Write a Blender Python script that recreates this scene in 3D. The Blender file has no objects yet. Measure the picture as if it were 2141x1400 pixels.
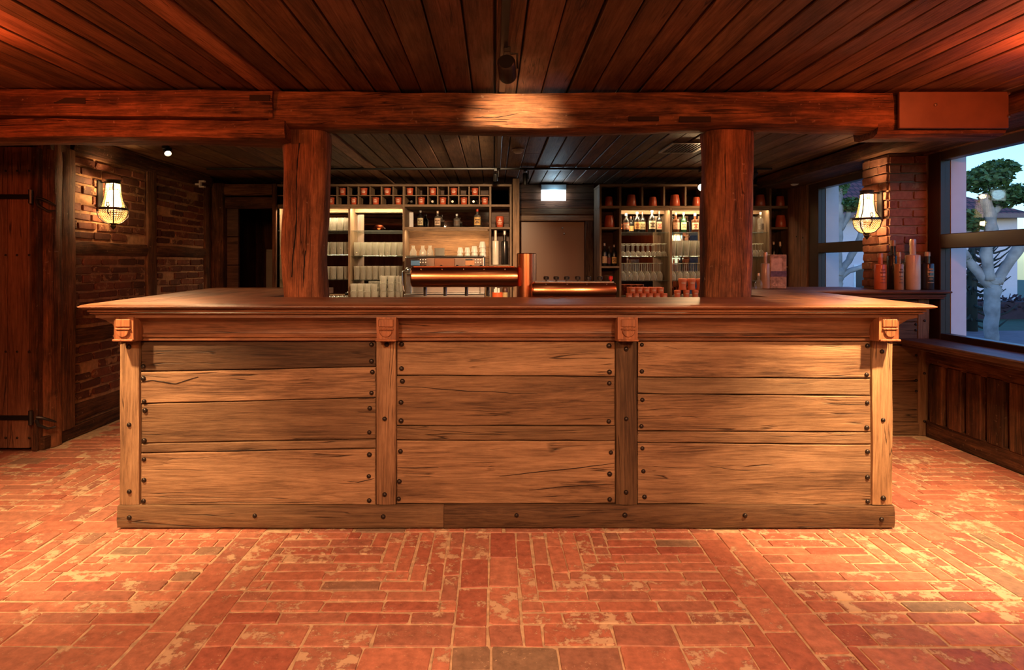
import bpy, bmesh, math, random
from mathutils import Vector, Matrix, noise
R = random.Random(7)
scene = bpy.context.scene
COL = scene.collection
F = 1200.0            # focal length in pixels of the 2141 wide frame
HC = 1.33             # eye height
VX, VY = 1033.0, 552.0

# ------------------------------------------------------------------ camera
cam_d = bpy.data.cameras.new('camera')
cam = bpy.data.objects.new('camera', cam_d)
COL.objects.link(cam)
cam.location = (0, 0, HC)
cam.rotation_euler = (math.pi / 2, 0, 0)
cam_d.sensor_width = 36.0
cam_d.lens = F / 2141 * 36.0
cam_d.shift_x = (1070.5 - VX) / 2141
cam_d.shift_y = -(700 - VY) / 2141
cam_d.clip_start = 0.05
cam_d.clip_end = 300
scene.camera = cam

# ------------------------------------------------------------------ view, world
scene.view_settings.view_transform = 'Standard'
scene.view_settings.look = 'None'
scene.view_settings.gamma = 1.0
scene.view_settings.use_curve_mapping = False
scene.view_settings.exposure = 0.0
try:
    scene.cycles.use_denoising = True
    scene.cycles.max_bounces = 7
    scene.cycles.diffuse_bounces = 3
    scene.cycles.glossy_bounces = 4
    scene.cycles.transmission_bounces = 6
    scene.cycles.transparent_max_bounces = 20
    scene.cycles.use_adaptive_sampling = True
    scene.cycles.adaptive_threshold = 0.015
    scene.cycles.sample_clamp_indirect = 4.0
    scene.cycles.blur_glossy = 0.5
    scene.cycles.caustics_reflective = False
    scene.cycles.caustics_refractive = False
except Exception:
    pass
world = bpy.data.worlds.new('evening_sky')
scene.world = world
world.use_nodes = True
wn = world.node_tree
wn.nodes.clear()
sky = wn.nodes.new('ShaderNodeTexSky')
sky.sky_type = 'NISHITA'
sky.sun_disc = False
sky.sun_elevation = math.radians(9)
sky.sun_rotation = math.radians(200)
sky.air_density = 1.3
sky.dust_density = 0.6
sky.ozone_density = 3.0
bgn = wn.nodes.new('ShaderNodeBackground')
bgn.inputs['Strength'].default_value = 0.50
out = wn.nodes.new('ShaderNodeOutputWorld')
tintn = wn.nodes.new('ShaderNodeMix'); tintn.data_type = 'RGBA'; tintn.blend_type = 'MULTIPLY'
tintn.inputs[0].default_value = 1.0; tintn.inputs[7].default_value = (0.48, 0.76, 1.30, 1)      # dusk cools the whole sky evenly
wn.links.new(sky.outputs[0], tintn.inputs[6]); wn.links.new(tintn.outputs[2], bgn.inputs[0])
wn.links.new(bgn.outputs[0], out.inputs[0])

# ------------------------------------------------------------------ lamps of the room (colours and powers)
WARM = (1.0, 0.61, 0.29)
AMBER = (1.0, 0.33, 0.11)
FLOORC = (1.0, 0.60, 0.33)
RED = (1.0, 0.17, 0.045)
P_SIDE = 500      # ceiling spots over the two ends of the bar
P_WASH = 135      # amber spots behind the photographer
P_FLOOR = 235     # warm spots above the floor
P_RED = 42        # red pendant lamps in the upper corners
P_TRACK = 85      # track spot on the main beam
P_SCONCE = 9
P_LED = 9

# ------------------------------------------------------------------ helpers
def wx(px, Y): return (px - VX) * Y / F
def wz(py, Y): return HC - (py - VY) * Y / F
WORLD_LOC = {}
def tag(o, label=None, cat=None, group=None, kind=None):
    if label: o['label'] = label
    if cat: o['category'] = cat
    if group: o['group'] = group
    if kind: o['kind'] = kind
    return o
def place(o, loc, parent):
    loc = Vector(loc)
    WORLD_LOC[o.name] = loc
    if parent is not None:
        o.parent = parent
        o.location = loc - WORLD_LOC[parent.name]
    else:
        o.location = loc
def thing(name, loc, label=None, cat=None, group=None, kind=None):
    o = bpy.data.objects.new(name, None)
    COL.objects.link(o)
    o.empty_display_size = 0.05
    place(o, loc, None)
    return tag(o, label, cat, group, kind)
def link_mesh(name, me, loc, parent=None, color=None, rot=None, scale=None):
    o = bpy.data.objects.new(name, me)
    COL.objects.link(o)
    place(o, loc, parent)
    if rot: o.rotation_euler = rot
    if scale: o.scale = scale
    if color is not None: o.color = (color[0], color[1], color[2], 1)
    return o
def copy_thing(src, loc, label=None, rotz=None, rename=None):
    c = src.copy(); COL.objects.link(c)
    c.location = loc
    WORLD_LOC[c.name] = Vector(loc)
    if rotz is not None: c.rotation_euler[2] = rotz
    if label: c['label'] = label
    for ch in src.children:
        d = ch.copy(); COL.objects.link(d); d.parent = c
        for g in ch.children:
            e = g.copy(); COL.objects.link(e); e.parent = d
    return c
class MB:
    def __init__(self): self.v = []; self.f = []
    def add(self, vs, fs):
        b = len(self.v)
        self.v += [tuple(p) for p in vs]
        self.f += [tuple(i + b for i in f) for f in fs]
        return self
    def box(self, x0, x1, y0, y1, z0, z1):
        vs = [(x0,y0,z0),(x1,y0,z0),(x1,y1,z0),(x0,y1,z0),(x0,y0,z1),(x1,y0,z1),(x1,y1,z1),(x0,y1,z1)]
        return self.add(vs, [(3,2,1,0),(4,5,6,7),(0,1,5,4),(1,2,6,5),(2,3,7,6),(3,0,4,7)])
    def cbox(self, x0, x1, y0, y1, z0, z1, c=0.004):
        """box with chamfered edges"""
        bm = bmesh.new()
        bmesh.ops.create_cube(bm, size=1)
        for p in bm.verts:
            p.co = Vector(((x0+x1)/2 + p.co.x*(x1-x0), (y0+y1)/2 + p.co.y*(y1-y0), (z0+z1)/2 + p.co.z*(z1-z0)))
        c = min(c, 0.45*min(x1-x0, y1-y0, z1-z0))
        bmesh.ops.bevel(bm, geom=bm.edges[:], offset=c, segments=1, affect='EDGES')
        bm.verts.index_update()
        self.add([p.co[:] for p in bm.verts], [tuple(q.index for q in f.verts) for f in bm.faces])
        bm.free()
        return self
    def prism(self, poly, fn0, fn1):
        """poly: list of 2D points; fn0/fn1 map a point to the two end rings"""
        n = len(poly)
        a = [fn0(*p) for p in poly]; b = [fn1(*p) for p in poly]
        fs = [(i, (i+1) % n, n+(i+1) % n, n+i) for i in range(n)]
        fs.append(tuple(range(n-1, -1, -1))); fs.append(tuple(range(n, 2*n)))
        return self.add(a+b, fs)
    def lathe(self, prof, n=16, c=(0,0,0), axis='z', closed=False, a0=0.0, a1=None, sx=1.0, sy=1.0):
        full = a1 is None
        if full: a1 = a0 + 2*math.pi
        m = n if full else n+1
        vs = []
        for (r, h) in prof:
            for i in range(m):
                a = a0 + (a1-a0)*i/n
                p = (r*math.cos(a)*sx, r*math.sin(a)*sy, h)
                if axis == 'x': p = (p[2], p[0], p[1])
                elif axis == 'y': p = (p[0], p[2], p[1])
                vs.append((p[0]+c[0], p[1]+c[1], p[2]+c[2]))
        fs = []
        k = len(prof)
        rng = range(k if closed else k-1)
        for j in rng:
            j2 = (j+1) % k
            for i in range(n):
                i2 = (i+1) % m if full else i+1
                q = (j*m+i, j*m+i2, j2*m+i2, j2*m+i)
                fs.append(q if axis != 'y' else q[::-1])
        return self.add(vs, fs)
    def tube(self, pts, r, n=8, closed=False, caps=True):
        pts = [Vector(p) for p in pts]
        k = len(pts); vs = []; up = Vector((0.13, 0.21, 0.97))
        for i, p in enumerate(pts):
            if closed: t = pts[(i+1) % k] - pts[i-1]
            else: t = pts[min(i+1, k-1)] - pts[max(i-1, 0)]
            t.normalize()
            s = t.cross(up)
            if s.length < 0.15: s = t.cross(Vector((1, 0, 0)))
            s.normalize(); u = s.cross(t)
            rr = r[i] if isinstance(r, (list, tuple)) else r
            for j in range(n):
                a = 2*math.pi*j/n
                vs.append(tuple(p + s*(rr*math.cos(a)) + u*(rr*math.sin(a))))
        fs = []
        for i in range(k if closed else k-1):
            i2 = (i+1) % k
            for j in range(n):
                fs.append((i*n+j, i*n+(j+1) % n, i2*n+(j+1) % n, i2*n+j))
        if caps and not closed:
            fs.append(tuple(range(n-1, -1, -1))); fs.append(tuple(range((k-1)*n, k*n)))
        return self.add(vs, fs)
    def ball(self, c, r, n=8, m=6, sz=1.0):
        prof = [(max(r*math.sin(math.pi*i/m), 1e-5), -r*sz*math.cos(math.pi*i/m)) for i in range(m+1)]
        return self.lathe(prof, n, c)
    def mesh(self, name, mat, loc=(0,0,0), smooth=False, fix=True):
        me = bpy.data.meshes.new(name)
        lx, ly, lz = loc
        me.from_pydata([(p[0]-lx, p[1]-ly, p[2]-lz) for p in self.v], [], self.f)
        if fix:
            bm = bmesh.new(); bm.from_mesh(me)
            bmesh.ops.recalc_face_normals(bm, faces=bm.faces[:])
            bm.to_mesh(me); bm.free()
        if smooth:
            me.shade_smooth()
            if smooth != 2:
                try: me.set_sharp_from_angle(angle=math.radians(40))
                except Exception: pass
        if mat: me.materials.append(mat)
        me.update()
        return me
    def build(self, name, mat, parent=None, loc=None, smooth=False, color=None, label=None):
        if loc is None:
            xs = [p[0] for p in self.v]; ys = [p[1] for p in self.v]; zs = [p[2] for p in self.v]
            loc = ((min(xs)+max(xs))/2, (min(ys)+max(ys))/2, min(zs))
        o = link_mesh(name, self.mesh(name, mat, loc, smooth), loc, parent, color)
        if label: o['label'] = label
        return o
def hewn(x0, x1, y0, y1, z0, z1, nx, ny, nz, amp=0.006, seed=0, rnd=0.012, freq=3.0, axis='x', wave=None):
    """irregular hand hewn timber: a gridded box with softened wavy edges"""
    bm = bmesh.new()
    idx = {}
    def key(i, j, k): return (i, j, k)
    def vert(i, j, k):
        kk = key(i, j, k)
        if kk in idx: return idx[kk]
        u, v, w = i/nx, j/ny, k/nz
        p = Vector((x0+(x1-x0)*u, y0+(y1-y0)*v, z0+(z1-z0)*w))
        # soften the long edges
        e = {'x': (v, w), 'y': (u, w), 'z': (u, v)}[axis]
        cx, cy, cz = (x0+x1)/2, (y0+y1)/2, (z0+z1)/2
        d = Vector((0, 0, 0))
        if all(t in (0.0, 1.0) for t in e):
            c = Vector((cx-p.x, cy-p.y, cz-p.z))
            setattr(c, axis, 0)
            c = Vector((math.copysign(1, c.x) if axis != 'x' else 0, math.copysign(1, c.y) if axis != 'y' else 0, math.copysign(1, c.z) if axis != 'z' else 0))
            d = c * rnd
        q = Vector((p.x*freq+seed*7.1, p.y*freq+seed*3.3, p.z*freq-seed*5.7))
        f = Vector((2.2, 2.2, 2.2)); setattr(f, axis, 0.8)
        q = Vector((q.x*f.x, q.y*f.y, q.z*f.z))
        n3 = noise.noise_vector(q) * amp + noise.noise_vector(q*3.1) * amp * 0.4
        setattr(n3, axis, getattr(n3, axis) * 0.2)
        p = p + d + n3
        if wave: p = p + wave(u, v, w)
        idx[kk] = bm.verts.new(p)
        return idx[kk]
    for i in range(nx):
        for j in range(ny):
            bm.faces.new((vert(i,j,0), vert(i,j+1,0), vert(i+1,j+1,0), vert(i+1,j,0)))
            bm.faces.new((vert(i,j,nz), vert(i+1,j,nz), vert(i+1,j+1,nz), vert(i,j+1,nz)))
    for i in range(nx):
        for k in range(nz):
            bm.faces.new((vert(i,0,k), vert(i+1,0,k), vert(i+1,0,k+1), vert(i,0,k+1)))
            bm.faces.new((vert(i,ny,k), vert(i,ny,k+1), vert(i+1,ny,k+1), vert(i+1,ny,k)))
    for j in range(ny):
        for k in range(nz):
            bm.faces.new((vert(0,j,k), vert(0,j,k+1), vert(0,j+1,k+1), vert(0,j+1,k)))
            bm.faces.new((vert(nx,j,k), vert(nx,j+1,k), vert(nx,j+1,k+1), vert(nx,j,k+1)))
    bm.verts.index_update()
    m = MB()
    m.add([p.co[:] for p in bm.verts], [tuple(q.index for q in f.verts) for f in bm.faces])
    bm.free()
    return m
ORD = ['first','second','third','fourth','fifth','sixth','seventh','eighth','ninth','tenth','eleventh','twelfth','thirteenth','fourteenth','fifteenth','sixteenth']

# ------------------------------------------------------------------ materials
MATS = {}
def newmat(name):
    m = bpy.data.materials.new(name); m.use_nodes = True
    nt = m.node_tree; nt.nodes.clear()
    return m, nt
def nd(nt, t, **kw):
    n = nt.nodes.new(t)
    for k, v in kw.items():
        if k.startswith('i_'): n.inputs[k[2:]].default_value = v
        else: setattr(n, k, v)
    return n
def pbr(name, col, rough=0.5, metal=0.0, spec=0.5, emit=None, estr=0.0, noise_amt=0.12, nscale=14.0, bump=0.0, tint=True, coat=0.0):
    """principled surface with a little procedural mottling"""
    if name in MATS: return MATS[name]
    m, nt = newmat(name)
    L = nt.links
    o = nd(nt, 'ShaderNodeOutputMaterial'); b = nd(nt, 'ShaderNodeBsdfPrincipled')
    L.new(b.outputs[0], o.inputs[0])
    b.inputs['Roughness'].default_value = rough
    b.inputs['Metallic'].default_value = metal
    b.inputs['Specular IOR Level'].default_value = spec
    b.inputs['Coat Weight'].default_value = coat
    tc = nd(nt, 'ShaderNodeTexCoord')
    ns = nd(nt, 'ShaderNodeTexNoise'); ns.inputs['Scale'].default_value = nscale; ns.inputs['Detail'].default_value = 4
    L.new(tc.outputs['Object'], ns.inputs['Vector'])
    mr = nd(nt, 'ShaderNodeMapRange')
    mr.inputs['From Min'].default_value = 0.3; mr.inputs['From Max'].default_value = 0.7
    mr.inputs['To Min'].default_value = 1-noise_amt; mr.inputs['To Max'].default_value = 1+noise_amt*0.5
    L.new(ns.outputs['Fac'], mr.inputs['Value'])
    mx = nd(nt, 'ShaderNodeMix', data_type='RGBA', blend_type='MULTIPLY')
    mx.inputs[0].default_value = 1.0
    mx.inputs[6].default_value = (*col, 1)
    L.new(mr.outputs[0], mx.inputs[7])
    L.new(mx.outputs[2], b.inputs['Base Color'])
    if emit:
        b.inputs['Emission Color'].default_value = (*emit, 1)
        b.inputs['Emission Strength'].default_value = estr
    if bump:
        bp = nd(nt, 'ShaderNodeBump'); bp.inputs['Strength'].default_value = bump; bp.inputs['Distance'].default_value = 0.003
        L.new(ns.outputs['Fac'], bp.inputs['Height']); L.new(bp.outputs[0], b.inputs['Normal'])
    MATS[name] = m
    return m
def wood(name, dark, mid, light, axis='x', rough=0.6, bump=0.5, knots=0.5, spec=0.3, fib=1.0, wear=0.0, mottle=0.3):
    key = name + '_' + axis
    if key in MATS: return MATS[key]
    m, nt = newmat(key); L = nt.links
    o = nd(nt, 'ShaderNodeOutputMaterial'); b = nd(nt, 'ShaderNodeBsdfPrincipled')
    L.new(b.outputs[0], o.inputs[0])
    b.inputs['Specular IOR Level'].default_value = spec
    tc = nd(nt, 'ShaderNodeTexCoord'); oi = nd(nt, 'ShaderNodeObjectInfo')
    rv = nd(nt, 'ShaderNodeVectorMath', operation='SCALE'); rv.inputs[0].default_value = (37.0, 53.0, 71.0)
    L.new(oi.outputs['Random'], rv.inputs['Scale'])
    ad = nd(nt, 'ShaderNodeVectorMath', operation='ADD')
    L.new(tc.outputs['Object'], ad.inputs[0]); L.new(rv.outputs[0], ad.inputs[1])
    st = {'x': (0.10, 1, 1), 'y': (1, 0.10, 1), 'z': (1, 1, 0.10)}[axis]
    mp = nd(nt, 'ShaderNodeMapping'); mp.inputs['Scale'].default_value = st
    L.new(ad.outputs[0], mp.inputs['Vector'])
    # slow warp so that the grain runs round knots
    wn1 = nd(nt, 'ShaderNodeTexNoise'); wn1.inputs['Scale'].default_value = 5.0; wn1.inputs['Detail'].default_value = 2
    L.new(mp.outputs[0], wn1.inputs['Vector'])
    wsc = nd(nt, 'ShaderNodeVectorMath', operation='SCALE'); wsc.inputs['Scale'].default_value = 0.10*(0.5+knots)
    L.new(wn1.outputs['Color'], wsc.inputs[0])
    wad = nd(nt, 'ShaderNodeVectorMath', operation='ADD')
    L.new(mp.outputs[0], wad.inputs[0]); L.new(wsc.outputs[0], wad.inputs[1])
    tone = nd(nt, 'ShaderNodeTexNoise'); tone.inputs['Scale'].default_value = 9.0; tone.inputs['Detail'].default_value = 5; tone.inputs['Roughness'].default_value = 0.6
    L.new(wad.outputs[0], tone.inputs['Vector'])
    gr = nd(nt, 'ShaderNodeTexNoise'); gr.inputs['Scale'].default_value = 95.0; gr.inputs['Detail'].default_value = 8; gr.inputs['Roughness'].default_value = 0.74
    mpg = nd(nt, 'ShaderNodeMapping'); mpg.inputs['Scale'].default_value = {'x': (0.4, 1, 1), 'y': (1, 0.4, 1), 'z': (1, 1, 0.4)}[axis]
    L.new(wad.outputs[0], mpg.inputs['Vector']); L.new(mpg.outputs[0], gr.inputs['Vector'])
    fn = nd(nt, 'ShaderNodeTexNoise'); fn.inputs['Scale'].default_value = 260.0; fn.inputs['Detail'].default_value = 3
    st2 = {'x': (0.25, 1, 1), 'y': (1, 0.25, 1), 'z': (1, 1, 0.25)}[axis]
    mp2 = nd(nt, 'ShaderNodeMapping'); mp2.inputs['Scale'].default_value = st2
    L.new(wad.outputs[0], mp2.inputs['Vector']); L.new(mp2.outputs[0], fn.inputs['Vector'])
    # long drying cracks
    cr = nd(nt, 'ShaderNodeTexNoise'); cr.inputs['Scale'].default_value = 16.0; cr.inputs['Detail'].default_value = 3; cr.inputs['Roughness'].default_value = 0.5
    mp3 = nd(nt, 'ShaderNodeMapping'); mp3.inputs['Location'].default_value = (9.3, 4.1, 2.7)
    st3 = {'x': (0.22, 1, 1), 'y': (1, 0.22, 1), 'z': (1, 1, 0.22)}[axis]
    mp3.inputs['Scale'].default_value = st3
    L.new(wad.outputs[0], mp3.inputs['Vector']); L.new(mp3.outputs[0], cr.inputs['Vector'])
    sub = nd(nt, 'ShaderNodeMath', operation='SUBTRACT'); sub.inputs[1].default_value = 0.5
    L.new(cr.outputs['Fac'], sub.inputs[0])
    ab = nd(nt, 'ShaderNodeMath', operation='ABSOLUTE'); L.new(sub.outputs[0], ab.inputs[0])
    crm = nd(nt, 'ShaderNodeMapRange'); crm.inputs['From Min'].default_value = 0.0; crm.inputs['From Max'].default_value = 0.009
    L.new(ab.outputs[0], crm.inputs['Value'])
    # only some places crack
    cg = nd(nt, 'ShaderNodeTexNoise'); cg.inputs['Scale'].default_value = 3.3; cg.inputs['Detail'].default_value = 1
    L.new(ad.outputs[0], cg.inputs['Vector'])
    cgm = nd(nt, 'ShaderNodeMapRange'); cgm.inputs['From Min'].default_value = 0.56; cgm.inputs['From Max'].default_value = 0.50
    L.new(cg.outputs['Fac'], cgm.inputs['Value'])
    crk = nd(nt, 'ShaderNodeMath', operation='MAXIMUM')
    L.new(crm.outputs[0], crk.inputs[0]); L.new(cgm.outputs[0], crk.inputs[1])
    # combine: 0.45 tone + 0.4 grain + 0.15 fibre
    a1 = nd(nt, 'ShaderNodeMath', operation='MULTIPLY'); a1.inputs[1].default_value = 0.42; L.new(tone.outputs['Fac'], a1.inputs[0])
    a2 = nd(nt, 'ShaderNodeMath', operation='MULTIPLY_ADD'); a2.inputs[1].default_value = 0.50*fib; L.new(gr.outputs['Fac'], a2.inputs[0]); L.new(a1.outputs[0], a2.inputs[2])
    a3 = nd(nt, 'ShaderNodeMath', operation='MULTIPLY_ADD'); a3.inputs[1].default_value = 0.14*fib; L.new(fn.outputs['Fac'], a3.inputs[0]); L.new(a2.outputs[0], a3.inputs[2])
    rp = nd(nt, 'ShaderNodeValToRGB')
    e = rp.color_ramp.elements
    e[0].position = 0.415; e[0].color = (*dark, 1)
    e[1].position = 0.65; e[1].color = (*light, 1)
    k = e.new(0.52); k.color = (*mid, 1)
    L.new(a3.outputs[0], rp.inputs['Fac'])
    mk = nd(nt, 'ShaderNodeMix', data_type='RGBA', blend_type='MULTIPLY'); mk.inputs[0].default_value = 0.85
    L.new(rp.outputs[0], mk.inputs[6]); L.new(crk.outputs[0], mk.inputs[7])
    mt = nd(nt, 'ShaderNodeMix', data_type='RGBA', blend_type='MULTIPLY'); mt.inputs[0].default_value = 1.0
    L.new(mk.outputs[2], mt.inputs[6]); L.new(oi.outputs['Color'], mt.inputs[7])
    last = mt.outputs[2]
    if mottle:
        mo_ = nd(nt, 'ShaderNodeTexNoise'); mo_.inputs['Scale'].default_value = 13; mo_.inputs['Detail'].default_value = 7; mo_.inputs['Roughness'].default_value = 0.66
        mpm = nd(nt, 'ShaderNodeMapping'); mpm.inputs['Scale'].default_value = {'x': (0.35, 1, 1), 'y': (1, 0.35, 1), 'z': (1, 1, 0.35)}[axis]
        L.new(ad.outputs[0], mpm.inputs['Vector']); L.new(mpm.outputs[0], mo_.inputs['Vector'])
        mm_ = nd(nt, 'ShaderNodeMapRange'); mm_.inputs['From Min'].default_value = 0.32; mm_.inputs['From Max'].default_value = 0.68
        mm_.inputs['To Min'].default_value = 1-mottle; mm_.inputs['To Max'].default_value = 1+mottle*0.7
        L.new(mo_.outputs['Fac'], mm_.inputs['Value'])
        mq = nd(nt, 'ShaderNodeMix', data_type='RGBA', blend_type='MULTIPLY'); mq.inputs[0].default_value = 1.0
        L.new(last, mq.inputs[6]); L.new(mm_.outputs[0], mq.inputs[7]); last = mq.outputs[2]
    if wear:
        wv = nd(nt, 'ShaderNodeTexNoise'); wv.inputs['Scale'].default_value = 38; wv.inputs['Detail'].default_value = 6
        L.new(ad.outputs[0], wv.inputs['Vector'])
        wr = nd(nt, 'ShaderNodeMapRange'); wr.inputs['From Min'].default_value = 0.66; wr.inputs['From Max'].default_value = 0.74
        wr.inputs['To Max'].default_value = wear
        L.new(wv.outputs['Fac'], wr.inputs['Value'])
        ww = nd(nt, 'ShaderNodeMix', data_type='RGBA'); ww.inputs[7].default_value = (0.45, 0.30, 0.2, 1)
        L.new(wr.outputs[0], ww.inputs[0]); L.new(last, ww.inputs[6]); last = ww.outputs[2]
    L.new(last, b.inputs['Base Color'])
    rr = nd(nt, 'ShaderNodeMapRange'); rr.inputs['To Min'].default_value = rough+0.12; rr.inputs['To Max'].default_value = max(0.05, rough-0.1)
    L.new(gr.outputs['Fac'], rr.inputs['Value']); L.new(rr.outputs[0], b.inputs['Roughness'])
    bh = nd(nt, 'ShaderNodeMath', operation='MULTIPLY_ADD'); bh.inputs[1].default_value = 1.6
    L.new(crk.outputs[0], bh.inputs[0])
    bsum = nd(nt, 'ShaderNodeMath', operation='MULTIPLY_ADD'); bsum.inputs[1].default_value = 0.4
    L.new(fn.outputs['Fac'], bsum.inputs[0]); L.new(gr.outputs['Fac'], bsum.inputs[2])
    L.new(bsum.outputs[0], bh.inputs[2])
    bp = nd(nt, 'ShaderNodeBump'); bp.inputs['Strength'].default_value = bump; bp.inputs['Distance'].default_value = 0.006
    L.new(bh.outputs[0], bp.inputs['Height']); L.new(bp.outputs[0], b.inputs['Normal'])
    MATS[key] = m
    return m
def brickmat(name, stops, mortar, smear=0.5, rough=0.6, nscale=1.0, grey=None):
    m, nt = newmat(name); L = nt.links
    o = nd(nt, 'ShaderNodeOutputMaterial'); b = nd(nt, 'ShaderNodeBsdfPrincipled')
    L.new(b.outputs[0], o.inputs[0]); b.inputs['Roughness'].default_value = rough
    b.inputs['Specular IOR Level'].default_value = 0.35
    g = nd(nt, 'ShaderNodeNewGeometry'); oi = nd(nt, 'ShaderNodeObjectInfo')
    s = nd(nt, 'ShaderNodeMath', operation='ADD'); L.new(g.outputs['Random Per Island'], s.inputs[0]); L.new(oi.outputs['Random'], s.inputs[1])
    fr = nd(nt, 'ShaderNodeMath', operation='FRACT'); L.new(s.outputs[0], fr.inputs[0])
    rp = nd(nt, 'ShaderNodeValToRGB'); e = rp.color_ramp.elements
    rp.color_ramp.interpolation = 'LINEAR'
    e[0].position = stops[0][0]; e[0].color = (*stops[0][1], 1)
    e[1].position = stops[-1][0]; e[1].color = (*stops[-1][1], 1)
    for p, c in stops[1:-1]:
        k = e.new(p); k.color = (*c, 1)
    L.new(fr.outputs[0], rp.inputs['Fac'])
    n1 = nd(nt, 'ShaderNodeTexNoise'); n1.inputs['Scale'].default_value = 26*nscale; n1.inputs['Detail'].default_value = 7; n1.inputs['Roughness'].default_value = 0.65
    L.new(g.outputs['Position'], n1.inputs['Vector'])
    mr = nd(nt, 'ShaderNodeMapRange'); mr.inputs['From Min'].default_value = 0.3; mr.inputs['From Max'].default_value = 0.7
    mr.inputs['To Min'].default_value = 0.66; mr.inputs['To Max'].default_value = 1.25
    L.new(n1.outputs['Fac'], mr.inputs['Value'])
    mm = nd(nt, 'ShaderNodeMix', data_type='RGBA', blend_type='MULTIPLY'); mm.inputs[0].default_value = 1
    L.new(rp.outputs[0], mm.inputs[6]); L.new(mr.outputs[0], mm.inputs[7])
    # mortar smeared over the faces, more on some bricks than on others
    n2 = nd(nt, 'ShaderNodeTexNoise'); n2.inputs['Scale'].default_value = 11*nscale; n2.inputs['Detail'].default_value = 9; n2.inputs['Roughness'].default_value = 0.72
    L.new(g.outputs['Position'], n2.inputs['Vector'])
    r2 = nd(nt, 'ShaderNodeMath', operation='MULTIPLY'); r2.inputs[1].default_value = 7.31; L.new(fr.outputs[0], r2.inputs[0])
    f2 = nd(nt, 'ShaderNodeMath', operation='FRACT'); L.new(r2.outputs[0], f2.inputs[0])
    th = nd(nt, 'ShaderNodeMapRange'); th.inputs['To Min'].default_value = 0.05; th.inputs['To Max'].default_value = -0.16*smear
    L.new(f2.outputs[0], th.inputs['Value'])
    sb = nd(nt, 'ShaderNodeMath', operation='SUBTRACT'); L.new(n2.outputs['Fac'], sb.inputs[0]); L.new(th.outputs[0], sb.inputs[1])
    ms = nd(nt, 'ShaderNodeMapRange'); ms.inputs['From Min'].default_value = 0.615; ms.inputs['From Max'].default_value = 0.665
    ms.inputs['To Max'].default_value = 0.85
    L.new(sb.outputs[0], ms.inputs['Value'])
    n3 = nd(nt, 'ShaderNodeTexNoise'); n3.inputs['Scale'].default_value = 95*nscale; n3.inputs['Detail'].default_value = 5; n3.inputs['Roughness'].default_value = 0.7
    L.new(g.outputs['Position'], n3.inputs['Vector'])
    s3 = nd(nt, 'ShaderNodeMath', operation='MULTIPLY_ADD'); s3.inputs[1].default_value = 0.55; L.new(n2.outputs['Fac'], s3.inputs[0]); L.new(n3.outputs['Fac'], s3.inputs[2])
    m3 = nd(nt, 'ShaderNodeMapRange'); m3.inputs['From Min'].default_value = 0.90; m3.inputs['From Max'].default_value = 0.97; m3.inputs['To Max'].default_value = 0.7
    L.new(s3.outputs[0], m3.inputs['Value'])
    mxx = nd(nt, 'ShaderNodeMath', operation='MAXIMUM'); L.new(ms.outputs[0], mxx.inputs[0]); L.new(m3.outputs[0], mxx.inputs[1])
    mo = nd(nt, 'ShaderNodeMix', data_type='RGBA'); mo.inputs[7].default_value = (*mortar, 1)
    L.new(mxx.outputs[0], mo.inputs[0]); L.new(mm.outputs[2], mo.inputs[6])
    L.new(mo.outputs[2], b.inputs['Base Color'])
    bp = nd(nt, 'ShaderNodeBump'); bp.inputs['Strength'].default_value = 0.55; bp.inputs['Distance'].default_value = 0.004
    bs = nd(nt, 'ShaderNodeMath', operation='ADD'); L.new(n1.outputs['Fac'], bs.inputs[0]); L.new(ms.outputs[0], bs.inputs[1])
    L.new(bs.outputs[0], bp.inputs['Height']); L.new(bp.outputs[0], b.inputs['Normal'])
    MATS[name] = m
    return m
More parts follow.
